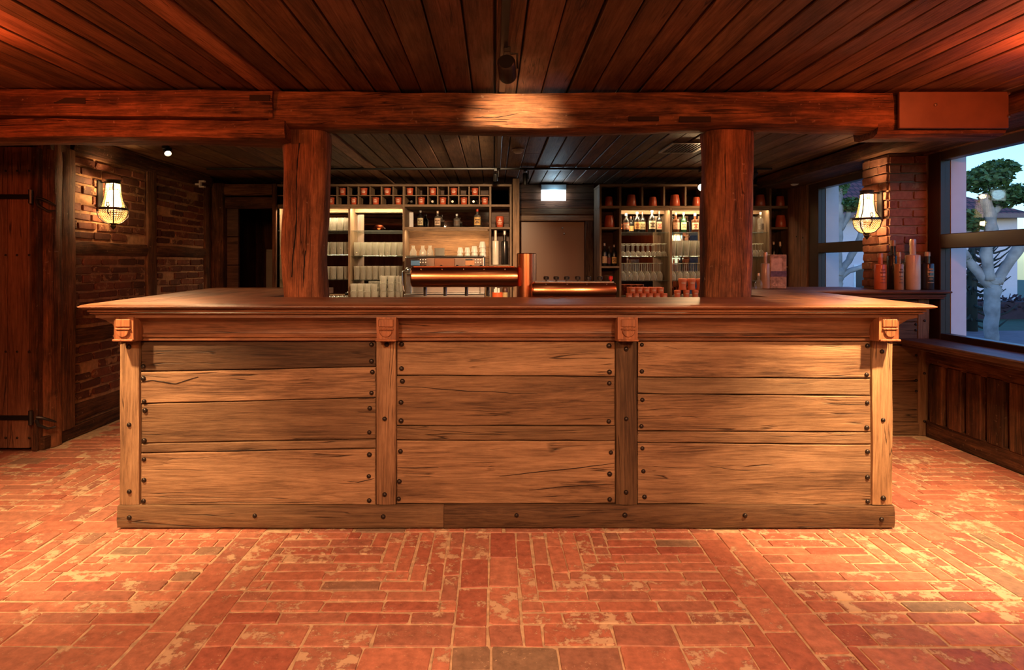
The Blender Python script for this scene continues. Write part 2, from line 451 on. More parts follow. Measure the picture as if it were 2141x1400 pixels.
def glassmat(name, tint=(1,1,1), haze=0.0, gloss=0.02, hazecol=(0.9,0.9,0.85), trans=1.0, refr=0.0, refl=1.0, edge=0.0):
    """thin clear glass: transparent with fresnel reflections and a milky tint standing for refracted light"""
    if name in MATS: return MATS[name]
    m, nt = newmat(name); L = nt.links
    o = nd(nt, 'ShaderNodeOutputMaterial')
    t = nd(nt, 'ShaderNodeBsdfTransparent'); t.inputs[0].default_value = (*[c*trans for c in tint], 1)
    g = nd(nt, 'ShaderNodeBsdfGlossy'); g.inputs['Roughness'].default_value = gloss
    fz = nd(nt, 'ShaderNodeFresnel'); gm = nd(nt, 'ShaderNodeNewGeometry')
    io = nd(nt, 'ShaderNodeMapRange'); io.inputs['To Min'].default_value = 1.5; io.inputs['To Max'].default_value = 1/1.5
    L.new(gm.outputs['Backfacing'], io.inputs['Value']); L.new(io.outputs[0], fz.inputs['IOR'])
    fm = nd(nt, 'ShaderNodeMath', operation='MULTIPLY'); fm.inputs[1].default_value = refl; L.new(fz.outputs[0], fm.inputs[0])
    a = nd(nt, 'ShaderNodeMixShader'); L.new(fm.outputs[0], a.inputs[0]); L.new(t.outputs[0], a.inputs[1]); L.new(g.outputs[0], a.inputs[2])
    last = a
    if refr > 0:
        rf = nd(nt, 'ShaderNodeBsdfGlass'); rf.inputs['IOR'].default_value = 1.45; rf.inputs['Roughness'].default_value = 0.0
        c0 = nd(nt, 'ShaderNodeMixShader'); c0.inputs[0].default_value = refr
        L.new(a.outputs[0], c0.inputs[1]); L.new(rf.outputs[0], c0.inputs[2]); a = c0; last = c0
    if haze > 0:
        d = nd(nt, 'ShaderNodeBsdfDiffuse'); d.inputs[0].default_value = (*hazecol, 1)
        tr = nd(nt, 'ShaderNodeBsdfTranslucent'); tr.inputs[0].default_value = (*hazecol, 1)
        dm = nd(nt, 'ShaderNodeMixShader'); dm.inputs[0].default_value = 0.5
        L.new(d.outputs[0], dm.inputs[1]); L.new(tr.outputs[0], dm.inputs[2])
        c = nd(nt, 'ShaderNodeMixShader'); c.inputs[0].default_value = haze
        if edge > 0:      # pale outline painted in for light bent by thick glass
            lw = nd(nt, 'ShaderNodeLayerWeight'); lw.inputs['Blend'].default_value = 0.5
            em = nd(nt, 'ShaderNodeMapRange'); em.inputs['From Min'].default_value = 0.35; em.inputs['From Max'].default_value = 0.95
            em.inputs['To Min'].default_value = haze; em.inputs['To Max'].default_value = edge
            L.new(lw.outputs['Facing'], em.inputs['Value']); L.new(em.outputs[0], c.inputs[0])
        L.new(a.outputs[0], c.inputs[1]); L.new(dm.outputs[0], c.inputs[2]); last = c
    L.new(last.outputs[0], o.inputs[0])
    MATS[name] = m
    return m
def emit(name, col, s):
    m, nt = newmat(name)
    o = nd(nt, 'ShaderNodeOutputMaterial'); e = nd(nt, 'ShaderNodeEmission')
    e.inputs[0].default_value = (*col, 1); e.inputs[1].default_value = s
    nt.links.new(e.outputs[0], o.inputs[0]); MATS[name] = m
    return m
OAK = dict(dark=(0.085, 0.047, 0.026), mid=(0.215, 0.13, 0.074), light=(0.34, 0.22, 0.13))
def oak(ax): return wood('weathered_oak', OAK['dark'], OAK['mid'], OAK['light'], ax, rough=0.68, bump=0.65, knots=0.8, mottle=0.2)
def stain(ax): return wood('stained_oak', (0.055, 0.022, 0.011), (0.16, 0.066, 0.032), (0.27, 0.125, 0.062), ax, rough=0.42, bump=0.25, knots=0.4, spec=0.5)
def timber(ax): return wood('old_timber', (0.07, 0.028, 0.014), (0.24, 0.105, 0.05), (0.42, 0.21, 0.11), ax, rough=0.7, bump=0.7, knots=0.7, wear=0.35, mottle=0.6, fib=0.8)
def ceilw(ax): return wood('ceiling_board', (0.055, 0.026, 0.015), (0.145, 0.07, 0.038), (0.24, 0.13, 0.075), ax, rough=0.55, bump=0.3, knots=0.5, wear=0.12)
def shelfw(ax): return wood('shelf_oak', (0.08, 0.045, 0.025), (0.20, 0.12, 0.068), (0.31, 0.20, 0.12), ax, rough=0.55, bump=0.2, knots=0.3)
def darkw(ax): return wood('dark_board', (0.03, 0.014, 0.009), (0.085, 0.04, 0.024), (0.15, 0.075, 0.045), ax, rough=0.5, bump=0.3, knots=0.4)
M_NAIL = pbr('blackened_iron', (0.035, 0.026, 0.022), 0.38, 0.7)
M_IRON = pbr('forged_iron', (0.05, 0.045, 0.045), 0.42, 0.8)
M_BLACK = pbr('black_enamel', (0.012, 0.011, 0.011), 0.4)
M_MORT = pbr('floor_mortar', (0.52, 0.36, 0.22), 0.85, noise_amt=0.35, nscale=30, bump=0.6)
M_WMORT = pbr('wall_mortar', (0.44, 0.23, 0.115), 0.9, noise_amt=0.35, nscale=24, bump=0.7)
M_PMORT = pbr('pillar_mortar', (0.36, 0.235, 0.16), 0.9, noise_amt=0.3, nscale=24, bump=0.7)
M_FBRICK = brickmat('floor_brick', [(0.0, (0.33, 0.105, 0.07)), (0.25, (0.40, 0.145, 0.09)), (0.5, (0.47, 0.185, 0.115)), (0.72, (0.40, 0.165, 0.105)), (0.95, (0.31, 0.125, 0.085)), (0.98, (0.25, 0.16, 0.105)), (1.0, (0.22, 0.15, 0.10))], (0.58, 0.41, 0.26), smear=0.85, rough=0.5)
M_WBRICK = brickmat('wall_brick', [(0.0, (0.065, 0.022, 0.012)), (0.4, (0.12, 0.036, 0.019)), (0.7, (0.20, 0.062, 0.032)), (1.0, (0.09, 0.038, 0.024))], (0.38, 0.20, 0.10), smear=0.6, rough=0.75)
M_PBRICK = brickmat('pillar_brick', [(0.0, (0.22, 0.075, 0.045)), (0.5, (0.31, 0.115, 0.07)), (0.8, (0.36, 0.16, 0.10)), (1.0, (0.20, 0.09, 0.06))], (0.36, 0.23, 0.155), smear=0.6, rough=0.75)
M_TERRA = pbr('red_glazed_clay', (0.50, 0.085, 0.035), 0.32, spec=0.6)
M_TERRA2 = pbr('matte_terracotta', (0.62, 0.15, 0.065), 0.5)
M_PRINT = pbr('pale_print', (0.75, 0.55, 0.42), 0.5)
M_GLASS = glassmat('drinking_glass', haze=0.18, hazecol=(1.0, 0.95, 0.82), refr=0.3, edge=0.95)  # strong haze paints in the brightness of lit glasses
M_SHELFGLASS = glassmat('shelf_glass', tint=(0.93, 0.97, 0.94), haze=0.02)
M_PANE = glassmat('window_glass', tint=(0.98, 0.99, 1.0), refl=0.3)
M_MIRROR = pbr('mirror', (0.72, 0.72, 0.72), 0.02, 1.0, noise_amt=0.0)
M_STEEL = pbr('brushed_steel', (0.55, 0.54, 0.52), 0.24, 1.0, noise_amt=0.05)
M_COPPER = pbr('polished_copper', (0.85, 0.36, 0.18), 0.27, 1.0, noise_amt=0.06)
M_COPPERD = pbr('dull_copper', (0.62, 0.27, 0.14), 0.3, 1.0, noise_amt=0.06)
M_WHITE = pbr('white_china', (0.80, 0.76, 0.68), 0.3)
M_PLASTIC = pbr('white_plastic', (0.75, 0.72, 0.66), 0.5)
M_PLASTER = pbr('white_render', (0.80, 0.82, 0.86), 0.85, noise_amt=0.04)
M_GREY = pbr('grey_paint', (0.20, 0.20, 0.17), 0.5)

# ================================================================== STRUCTURE
Z_C = 2.34
def struct(name, mb, mat, label, cat='wall', color=None, smooth=False, loc=(0,0,0)):
    o = mb.build(name, mat, None, loc, smooth, color)
    return tag(o, label, cat, kind='structure')
# ---- unit bricks (top face up, 1 x 1 in plan, thickness in metres)
def unit_brick(seed, ju, jv, mat, th=0.03, ch=0.004, n=8):
    r = random.Random(seed)
    base = [(-.5,-.40),(-.5+.10,-.5),(.5-.10,-.5),(.5,-.40),(.5,.40),(.5-.10,.5),(-.5+.10,.5),(-.5,.40)]
    cu, cv = ju*1.3, jv*1.3
    base = [(-.5,-.5+cv),(-.5+cu,-.5),(.5-cu,-.5),(.5,-.5+cv),(.5,.5-cv),(.5-cu,.5),(-.5+cu,.5),(-.5,.5-cv)]
    p = [(u+r.uniform(-ju,ju), v+r.uniform(-jv,jv)) for u, v in base]
    m = MB()
    ins = 0.93
    ring0 = [(u, v, -th) for u, v in p]; ring1 = [(u, v, -ch) for u, v in p]
    ring2 = [(u*(1-ju*0.9), v*(1-jv*0.9), r.uniform(-0.0012, 0.0004)) for u, v in p]
    fs = []
    for a in (0, 8):
        for i in range(8): fs.append((a+i, a+(i+1) % 8, a+8+(i+1) % 8, a+8+i))
    fs.append(tuple(range(16, 24)))
    m.add(ring0+ring1+ring2, fs)
    return m
UB = {}
def brick_set(key, mat, ju, jv, th, ch, n=10):
    UB[key] = [unit_brick(hash(key) % 1000+i if False else sum(map(ord, key))+i*13, ju, jv, mat, th, ch).mesh('brick', mat, fix=True) for i in range(n)]
brick_set('flat', M_FBRICK, 0.022, 0.042, 0.035, 0.004)
brick_set('edge', M_FBRICK, 0.020, 0.075, 0.035, 0.004)

# ---- floor of old bricks
floor = struct('floor', MB().box(-6.3, 3.5, -3.6, 8.3, -0.12, -0.0045), M_MORT, 'worn red brick floor laid in squares with pale sandy joints', 'floor')
PX, FX0 = 1.12, -0.02
PY, FY0 = 0.975, 1.875
BR = []   # (cx, cy, lx, ly, kind)
def seg_row(u0, u1, L=0.245, off=0.0, joint=0.010):
    outl = []; u = u0 - off
    while u < u1 - 0.02:
        l = L * R.uniform(0.88, 1.08)
        a, b = max(u, u0), min(u+l, u1)
        if u1 - b < 0.05: b = u1
        if b - a > 0.03: outl.append((a+joint/2, b-joint/2))
        u = b if b > u else u+l
    return outl
def add_row(axis, a0, a1, b0, b1, kind, off=None, joint=0.008):
    """bricks of a row running along axis from a0 to a1, filling b0..b1 across"""
    for s0, s1 in seg_row(a0, a1, off=R.uniform(0, 0.2) if off is None else off, joint=joint):
        jb = joint/2
        if axis == 'x': BR.append(((s0+s1)/2, (b0+b1)/2, s1-s0, b1-b0-2*jb, kind, 0))
        else: BR.append(((b0+b1)/2, (s0+s1)/2, s1-s0, b1-b0-2*jb, kind, 1))
for ky in range(-1, 5):
    yb0 = FY0 + ky*PY; yb1 = yb0 + 0.25; yf1 = FY0 + (ky+1)*PY
    for kx in range(-4, 4):
        xr0 = FX0 + kx*PX - 0.125; xr1 = xr0 + 0.25; xf1 = FX0 + (kx+1)*PX - 0.125
        # runner
        through = kx % 2 != 0
        ys = yb0 if through else yb0+0.125
        add_row('y', ys, yf1, xr0, xr0+0.125, 'flat'); add_row('y', ys, yf1, xr0+0.125, xr1, 'flat')
        # band
        b0 = xr1 if through else xr0
        add_row('x', xr1, xf1, yb0+0.125, yb1, 'flat')
        add_row('x', b0, xf1, yb0, yb0+0.125, 'flat')
        # field with a stepped mitre
        w = 0.0725; nrow = 10; rh = (yf1-yb1)/nrow
        vert_right = (kx % 2 != 0)      # vertical bricks lie against the even runners
        xl, xr = xr1, xf1
        fl = lambda i: min(int(i*0.85), 11)
        for i in range(nrow):
            d = w*fl(i)
            if vert_right: add_row('x', xl, xr-d, yb1+i*rh, yb1+(i+1)*rh, 'edge')
            else: add_row('x', xl+d, xr, yb1+i*rh, yb1+(i+1)*rh, 'edge')
        for j in range(fl(nrow-1)):
            i0 = next(i for i in range(nrow) if fl(i) > j)
            y0 = yb1 + i0*rh
            if vert_right: add_row('y', y0, yf1, xr-(j+1)*w, xr-j*w, 'edge')
            else: add_row('y', y0, yf1, xl+j*w, xl+(j+1)*w, 'edge')
def under_bar(x, y): return -1.84 < x < 1.96 and y > 2.93 or y > 4.75 and x > -2.1 or y > 6.5
vis = []; rest = []
for b in BR:
    x, y, lx, ly, kind, rot = b
    if under_bar(x, y) or x > 3.34 or x < -6.1: continue
    if y > 4.18 and x < -3.14: continue
    if y > 4.42 and x > 2.05: continue
    px = VX + x*F/max(y, .3); py = VY + HC*F/max(y, .3)
    area = lx*ly*(F/max(y, .3))**2*HC/max(y, .3)
    inside = -40 < px < 2181 and py < 1440 and y > 1.0
    (vis if inside else rest).append((area, b))
vis.sort(key=lambda t: -t[0])
rest += vis[300:]
for area, (x, y, lx, ly, kind, rot) in vis[:300]:
    o = link_mesh('brick', R.choice(UB[kind]), (x, y, R.uniform(-0.0015, 0.0015)), floor, rot=(R.uniform(-.004, .004), R.uniform(-.004, .004), (math.pi/2 if rot else 0)+R.uniform(-.012, .012)), scale=(lx, ly, 1))
m = MB()
for area, (x, y, lx, ly, kind, rot) in rest:
    src = R.choice(UB[kind]); a = (math.pi/2 if rot else 0)+R.uniform(-.012, .012); dz = R.uniform(-.0015, .0015)
    ca, sa = math.cos(a), math.sin(a)
    m.add([(x+v.co.x*lx*ca-v.co.y*ly*sa, y+v.co.x*lx*sa+v.co.y*ly*ca, v.co.z+dz) for v in src.vertices], [tuple(p.vertices) for p in src.polygons])
o = m.build('farther_bricks', M_FBRICK, floor, (0, 0, 0)); o['kind'] = 'stuff'

# ---- ceiling of boards running away from the photographer
ceiling = struct('ceiling', MB().box(-6.3, 3.7, -3.6, 8.3, Z_C+0.022, Z_C+0.12), pbr('dark_void', (0.01, 0.006, 0.004), 0.9), 'dark board ceiling over the whole bar room', 'ceiling')
x = -6.2; k = 0
while x < 3.5:
    w = R.uniform(0.118, 0.152)
    if x < -1.36 < x+w: w = max(0.05, -1.36-x)      # board tinted paler here to stand for stronger light on it
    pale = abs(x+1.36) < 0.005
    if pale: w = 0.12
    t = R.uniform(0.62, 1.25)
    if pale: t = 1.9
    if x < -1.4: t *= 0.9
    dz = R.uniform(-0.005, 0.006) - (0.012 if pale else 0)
    cuts = [-3.5, R.uniform(-1, 1.6), R.uniform(3.45, 3.55), 7.2] if k % 3 else [-3.5, R.uniform(-1, 1.5), 3.5, R.uniform(5, 6), 7.2]
    g = R.uniform(0.004, 0.014)
    for a, b in zip(cuts[:-1], cuts[1:]):
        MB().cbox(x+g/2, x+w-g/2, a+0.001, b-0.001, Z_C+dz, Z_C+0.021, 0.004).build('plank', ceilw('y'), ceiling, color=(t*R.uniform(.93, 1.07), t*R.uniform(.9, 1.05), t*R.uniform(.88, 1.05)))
    x += w; k += 1

# ---- walls out of the picture that close the room
rearm = wood('rear_board', (0.06, 0.03, 0.018), (0.15, 0.075, 0.042), (0.24, 0.13, 0.075), 'z', rough=0.6)
struct('wall_rear', MB().box(-6.3, 3.7, -3.7, -3.6, 0, 2.36), rearm, 'dark boarded wall behind the photographer')
struct('wall_far_left', MB().box(-6.4, -6.3, -3.7, 4.4, 0, 2.36), rearm, 'dark boarded wall far out on the entrance side')
# ---- entrance wall facing the photographer on the left
struct('wall_entrance', MB().box(-6.3, -3.33, 4.24, 4.4, 0, 2.36), M_WMORT, 'plastered wall strip around the old plank door')

# ---- left wall: timber frame filled with dark bricks
XL = -3.25
wl = struct('wall_left', MB().box(XL-0.2, XL-0.014, 4.26, 6.6, 0, 2.36), M_WMORT, 'timber framed brick wall with glowing sconce beside the plank door')
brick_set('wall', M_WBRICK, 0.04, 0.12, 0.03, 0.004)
def wall_bricks(parent, key, u0, u1, z0, z1, put, L=0.235, H=0.072, joint=0.015, holes=0.04, clip=None):
    n = max(1, round((z1-z0)/H)); h = (z1-z0)/n
    for i in range(n):
        for a, b in seg_row(u0, u1, L, off=(i % 2)*0.12+R.uniform(0, .04), joint=joint):
            if R.random() < holes: continue
            hh = (h-joint)*R.uniform(0.88, 1.05)
            put(R.choice(UB[key]), (a+b)/2, z0+(i+.5)*h+R.uniform(-.003, .003), b-a, hh)
def put_left(me, u, z, lu, lz):
    link_mesh('brick', me, (XL+R.uniform(-0.004, 0.003), u, z), wl, rot=(math.pi/2, 0, math.pi/2), scale=(lu, lz, 1))
studs = [(4.24, 4.42), (5.36, 5.53), (6.44, 6.58)]
for i, (a, b) in enumerate(studs):
    t = (1.0, 0.9, 0.9)[i]
    hewn(XL-0.10, XL+(0.05 if i == 0 else 0.022), a, b, 0.09, 2.2, 2, 2, 24, 0.008, 11+i, 0.014, axis='z').build('stud', timber('z'), wl, smooth=True, color=(t*0.85, t*0.8, t*0.75))
for (a, b) in ((4.42, 5.36), (5.53, 6.44)):
    for z0, z1 in ((1.395, 1.515), (0.70, 0.83)):
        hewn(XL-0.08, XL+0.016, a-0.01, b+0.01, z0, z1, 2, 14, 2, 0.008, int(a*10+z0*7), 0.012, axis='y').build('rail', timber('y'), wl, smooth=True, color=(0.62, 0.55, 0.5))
    for z0, z1 in ((0.26, 0.69), (0.84, 1.385), (1.525, 2.175)):
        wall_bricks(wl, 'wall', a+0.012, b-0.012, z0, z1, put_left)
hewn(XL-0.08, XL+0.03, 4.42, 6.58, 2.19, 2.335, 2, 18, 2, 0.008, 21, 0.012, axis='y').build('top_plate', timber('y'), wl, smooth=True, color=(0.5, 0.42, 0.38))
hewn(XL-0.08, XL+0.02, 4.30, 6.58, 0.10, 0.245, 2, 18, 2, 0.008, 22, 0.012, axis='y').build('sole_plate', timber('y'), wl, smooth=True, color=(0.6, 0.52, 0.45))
struct('baseboard_left', MB().cbox(XL, XL+0.035, 4.10, 6.5, 0.0, 0.092, 0.006), timber('y'), 'low brown board along the foot of the left brick wall', 'baseboard', (0.7, 0.6, 0.5))

# ---- corner post of the entrance and the plank door on iron straps
post = hewn(-3.36, -3.20, 4.13, 4.30, 0.0, 2.335, 3, 3, 28, 0.012, 5, 0.02, axis='z').build('trim_1', timber('z'), None, (0, 0, 0), True, (0.95, 0.82, 0.75))
tag(post, 'thick reddish corner post carrying the iron hinges of the plank door', 'post', kind='structure')
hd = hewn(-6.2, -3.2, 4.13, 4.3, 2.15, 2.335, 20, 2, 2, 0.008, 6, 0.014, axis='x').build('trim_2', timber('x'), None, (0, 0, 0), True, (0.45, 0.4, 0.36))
tag(hd, 'dark lintel timber above the plank door', 'lintel', kind='structure')
door = thing('door_1', (-4.0, 4.1, 0), 'old plank door with dark iron strap hinges and nail rows', 'door', kind='structure')
xd = -3.285
for i, w in enumerate((0.155, 0.17, 0.15, 0.18, 0.16, 0.17)):
    MB().cbox(xd-w+0.002, xd-0.002, 4.055, 4.10, 0.03, 2.16, 0.004).build('plank', oak('z'), door, color=tuple(c*R.uniform(.85, 1.1) for c in (0.85, 0.68, 0.60)))
    xd -= w
MB().cbox(-3.29, -3.245, 4.075, 4.13, 0.0, 2.16, 0.006).build('edge_post', timber('z'), door, color=(0.6, 0.5, 0.45))
DY = 4.055
for zc in (wz(411, 4.05), wz(873, 4.05)):
    MB().cbox(-4.2, -3.265, DY-0.012, DY, zc-0.017, zc+0.017, 0.003).build('strap_hinge', M_IRON, door)
    g = MB(); g.tube([(-3.27, DY-0.006, zc-0.05), (-3.27, DY-0.006, zc+0.05)], 0.014, 8); g.build('hinge_pin', M_IRON, door, smooth=True)
    g = MB()
    g.tube([(-3.25, DY+0.02, zc-0.005), (-3.22, DY+0.03, zc-0.01), (-3.18, DY+0.06, zc-0.035), (-3.165, DY+0.09, zc-0.055)], [.012, .011, .009, .006], 8)
    g.tube([(-3.25, DY+0.02, zc-0.02), (-3.235, DY+0.02, zc-0.06), (-3.20, DY+0.06, zc-0.095), (-3.165, DY+0.09, zc-0.09)], [.012, .011, .009, .006], 8)
    g.build('hinge_hook', M_IRON, door, smooth=True)
nail_me = MB().lathe([(0.0001, 0.009), (0.005, 0.0085), (0.0095, 0.006), (0.012, 0.0), (0.012, -0.002)], 10).mesh('nail', M_NAIL, smooth=2)
def nail(parent, x, y, z, s=1.0, face='-y'):
    rot = {'-y': (math.pi/2, 0, 0), '+x': (0, math.pi/2, 0)}[face]
    return link_mesh('nail', nail_me, (x, y, z), parent, rot=rot, scale=(s, s, s))
for py in (533, 735, 915, 357):
    for px in (12, 36, 61): nail(door, wx(px, DY), DY, wz(py, DY), 0.7)

# ---- back wall left of the shelves with the dark doorway
YB = 6.65
MB1 = MB()
wbk = struct('wall_back', MB().box(-3.45, 3.7, 8.2, 8.3, 0, 2.36).box(-3.45, -3.4, 6.6, 8.3, 0, 2.36).box(-2.62, -2.5, 7.05, 8.3, 0, 2.36).box(-2.55, 3.7, 7.25, 7.35, 0, 2.36), darkw('z'), 'dark wall at the very back behind the shelves', 'wall')
hewn(-3.36, -3.10, 6.58, 6.72, 0, 2.26, 2, 2, 18, 0.005, 31, 0.01, axis='z').build('stud', timber('z'), wbk, smooth=True, color=(0.7, 0.62, 0.55))
hewn(-3.12, -2.56, 6.60, 6.72, 2.12, 2.26, 10, 2, 2, 0.006, 32, 0.01, axis='x').build('header_beam', timber('x'), wbk, smooth=True, color=(0.75, 0.68, 0.6))
hewn(-3.12, -2.56, 6.62, 6.72, 1.97, 2.11, 10, 2, 2, 0.004, 33, 0.008, axis='x').build('header_board', timber('x'), wbk, smooth=True, color=(0.6, 0.5, 0.45))
for i in range(6):
    MB().cbox(-3.10, -2.97, 6.66, 6.70, i*0.33+0.002, i*0.33+0.325, 0.004).build('plank', darkw('x'), wbk, color=[R.uniform(0.9, 1.3)]*3)
MB().cbox(-2.56, -2.515, 6.62, 6.74, 0, 2.26, 0.005).build('jamb', timber('z'), wbk, color=(0.7, 0.62, 0.55))
struct('trim_3', MB().box(-3.45, 3.4, 6.58, 6.64, 2.262, Z_C-0.006), pbr('black_board', (0.012, 0.008, 0.006), 0.6), 'black fascia board above the back shelves', 'trim') if False else None
cab = thing('steel_cabinet', (-2.72, 7.6, 0), 'grey cabinet standing in the dark doorway', 'cabinet')
MB().cbox(-2.90, -2.64, 7.3, 7.7, 0.04, 1.52, 0.006).build('body', M_GREY, cab)
MB().cbox(-2.895, -2.66, 7.285, 7.298, 0.08, 1.49, 0.004).build('door', M_GREY, cab)
MB().cbox(-2.89, -2.65, 7.32, 7.68, 0.0, 0.04, 0.004).build('plinth', M_BLACK, cab)

# ---- recess with the smooth brown door under the exit light
wr = struct('wall_recess', MB().box(0.30, 1.26, 7.222, 7.25, 1.93, 2.34), darkw('x'), 'boarded wall strip over the brown service door', 'wall')
zz = 1.955
for h in (0.075, 0.105, 0.09, 0.105):
    MB().cbox(0.31, 1.25, 7.195, 7.222, zz+0.002, zz+h-0.002, 0.004).build('plank', oak('x'), wr, color=tuple(c*R.uniform(.85, 1.1) for c in (0.5, 0.42, 0.36))); zz += h
d2 = thing('door_2', (0.72, 7.2, 0), 'smooth brown service door in the recess between the shelves', 'door', kind='structure')
MB().cbox(0.335, 1.135, 7.20, 7.24, 0.02, 1.86, 0.004).build('leaf', pbr('satin_brown', (0.16, 0.075, 0.04), 0.38, noise_amt=0.06, nscale=3), d2)
MB().cbox(0.31, 1.24, 7.16, 7.222, 1.87, 1.935, 0.005).build('head_casing', shelfw('x'), d2)
MB().cbox(1.14, 1.235, 7.16, 7.222, 0, 1.87, 0.005).build('side_casing', oak('z'), d2, color=(0.55, 0.45, 0.38))
for z_ in (1.78, 1.71):
    MB().ball((0.86 if z_ > 1.75 else 0.88, 7.195, z_), 0.012).build('door_fitting', M_STEEL, d2, smooth=2)

# ---- right wall with two windows, brick pillar, wainscot and sill
XW = 3.45
M_FRAME = pbr('dark_window_paint', (0.035, 0.016, 0.011), 0.4)
wri = struct('wall_right', MB().box(3.40, 3.62, -3.7, 4.46, 0, 0.70).box(3.40, 3.62, 4.46, 7.3, 0, 0.70).box(3.40, 3.62, -3.7, 1.9, 0.7, 2.36).box(3.40, 3.62, 1.9, 7.3, 2.19, 2.36).box(XW, 3.62, 6.25, 7.3, 0.7, 2.2), rearm, 'boarded window wall with low wainscot on the garden side', 'wall')
hewn(3.04, 3.60, 1.6, 6.64, 2.20, 2.335, 3, 34, 2, 0.006, 41, 0.012, axis='y').build('lintel_timber', timber('y'), wri, smooth=True, color=(0.55, 0.47, 0.42))
# wood panel between window and shelf
for i in range(3):
    MB().cbox(3.40, XW, 6.24+i*0.135, 6.37+i*0.135, 0.0, 2.2, 0.004).build('panel', darkw('z'), wri, color=(1.8, 1.6, 1.5))
for y_, z_ in ((6.32, 1.62), (6.45, 1.64)): nail(wri, 3.40, y_, z_, 0.8).rotation_euler = (0, -math.pi/2, 0)
# wainscot
MB().cbox(3.34, 3.40, 1.5, 4.44, 0.56, 0.70, 0.006).build('top_rail', timber('y'), wri, color=(0.6, 0.5, 0.45))
MB().cbox(3.34, 3.40, 1.5, 4.44, 0.0, 0.13, 0.006).build('bottom_rail', timber('y'), wri, color=(0.5, 0.42, 0.37))
y_ = 4.40
i = 0
while y_ > 1.6:
    MB().cbox(3.335, 3.395, y_-0.125, y_, 0.12, 0.57, 0.006).build('batten', timber('z'), wri, color=tuple(c*R.uniform(.85, 1.1) for c in (0.6, 0.5, 0.45)))
    y_ -= 0.17; i += 1
sill = struct('window_sill', MB().cbox(3.12, XW+0.02, 1.5, 4.45, 0.715, 0.755, 0.008), darkw('y'), 'wide dark wooden sill under the big window', 'sill', (1.2, 1.2, 1.2))
MB().cbox(3.16, 3.40, 1.5, 4.45, 0.69, 0.715, 0.004).build('sill_support', darkw('y'), sill)
def window(name, y0, y1, z0, z1, zt0, zt1, label, fr0=0.07, fr1=0.12):
    w = thing(name, (XW, (y0+y1)/2, z0), label, 'window', kind='structure')
    MB().cbox(XW-0.03, XW+0.05, y1, y1+fr1, z0-fr0, z1+fr0, 0.005).build('stile', M_FRAME, w)
    MB().cbox(XW-0.03, XW+0.05, y0-fr0, y0, z0-fr0, z1+fr0, 0.005).build('stile', M_FRAME, w)
    MB().cbox(XW-0.03, XW+0.05, y0, y1, z1, z1+fr0, 0.005).build('head', M_FRAME, w)
    MB().cbox(XW-0.03, XW+0.05, y0, y1, z0-fr0, z0, 0.005).build('bottom_rail', M_FRAME, w)
    MB().cbox(XW-0.03, XW+0.05, y0, y1, zt0, zt1, 0.005).build('transom', M_FRAME, w)
    MB().box(XW+0.008, XW+0.014, y0, y1, z0, zt0).build('pane', M_PANE, w)
    MB().box(XW+0.008, XW+0.014, y0, y1, zt1, z1).build('pane', M_PANE, w)
window('window_1', 2.0, 4.40, 0.80, 2.125, 1.45, 1.56, 'big dark framed window with transom beside the brick pillar')
window('window_2', 4.86, 6.06, 0.80, 2.125, 1.448, 1.552, 'smaller dark framed window between brick pillar and back shelf', fr1=0.19)
rv = struct('trim_4', MB().box(XW+0.055, 3.622, 4.402, 4.84, -0.5, 2.6).box(XW+0.055, 3.64, 6.06, 7.3, -0.5, 2.6), M_PLASTER, 'pale rendered outer reveals of the windows', 'reveal')
# pillar
XP = 3.11
pil = struct('pillar', MB().box(XP+0.014, XW+0.05, 4.544, 4.85, 0.70, 2.20), M_PMORT, 'brick pillar between the two windows with a glowing sconce', 'pillar')
brick_set('pillar', M_PBRICK, 0.03, 0.08, 0.03, 0.005)
def put_pf(me, u, z, lu, lz): link_mesh('brick', me, (u, 4.53+R.uniform(-0.003, 0.003), z), pil, rot=(math.pi/2, 0, 0), scale=(lu, lz, 1))
def put_ps(me, u, z, lu, lz): link_mesh('brick', me, (XP+R.uniform(-0.006, 0.004), u, z), pil, rot=(math.pi/2, 0, -math.pi/2), scale=(lu, lz, 1))
wall_bricks(pil, 'pillar', XP+0.01, XW-0.03, 0.72, 2.19, put_pf, H=0.070, joint=0.010, holes=0)
wall_bricks(pil, 'pillar', 4.54, 4.85, 0.72, 2.19, put_ps, H=0.070, joint=0.010, holes=0)
hewn(3.02, 3.10, 4.7, 6.6, 2.12, 2.2, 2, 12, 2, 0.004, 43, 0.01, axis='y').build('trim_6', timber('y'), None, (0,0,0), True, (0.6, 0.5, 0.4)) if False else None

# ---- main beam and its two posts
YBm0, YBm1 = 3.30, 3.55
def wavb(u, v, w): return Vector((0, 0, 0.010*math.sin(u*9+1)*(0.5 if w > .5 else 1)))
beam = thing('ceiling_beam', (0, 3.42, 2.12), 'long hewn ceiling beam across the room resting on two posts', 'beam', kind='structure')
hewn(-1.30, 2.30, YBm0, YBm1, 2.115, 2.333, 60, 4, 4, 0.008, 3, 0.013, axis='x', wave=wavb).build('main_timber', timber('x'), beam, smooth=True, color=(1.08, 0.94, 0.80))
hewn(2.22, 2.965, YBm0+0.015, YBm1, 2.072, 2.325, 14, 4, 4, 0.008, 4, 0.014, axis='x').build('end_timber', timber('x'), beam, smooth=True, color=(1.0, 0.88, 0.76))
hewn(-6.2, -1.27, YBm0-0.02, YBm1, 2.165, 2.330, 60, 4, 3, 0.009, 8, 0.009, axis='x', wave=wavb).build('upper_timber', timber('x'), beam, smooth=True, color=(1.1, 0.95, 0.86))
hewn(-6.2, -1.20, YBm0-0.015, YBm1, 2.045, 2.1655, 60, 4, 2, 0.009, 9, 0.009, axis='x', wave=wavb).build('lower_timber', timber('x'), beam, smooth=True, color=(1.1, 0.94, 0.84))
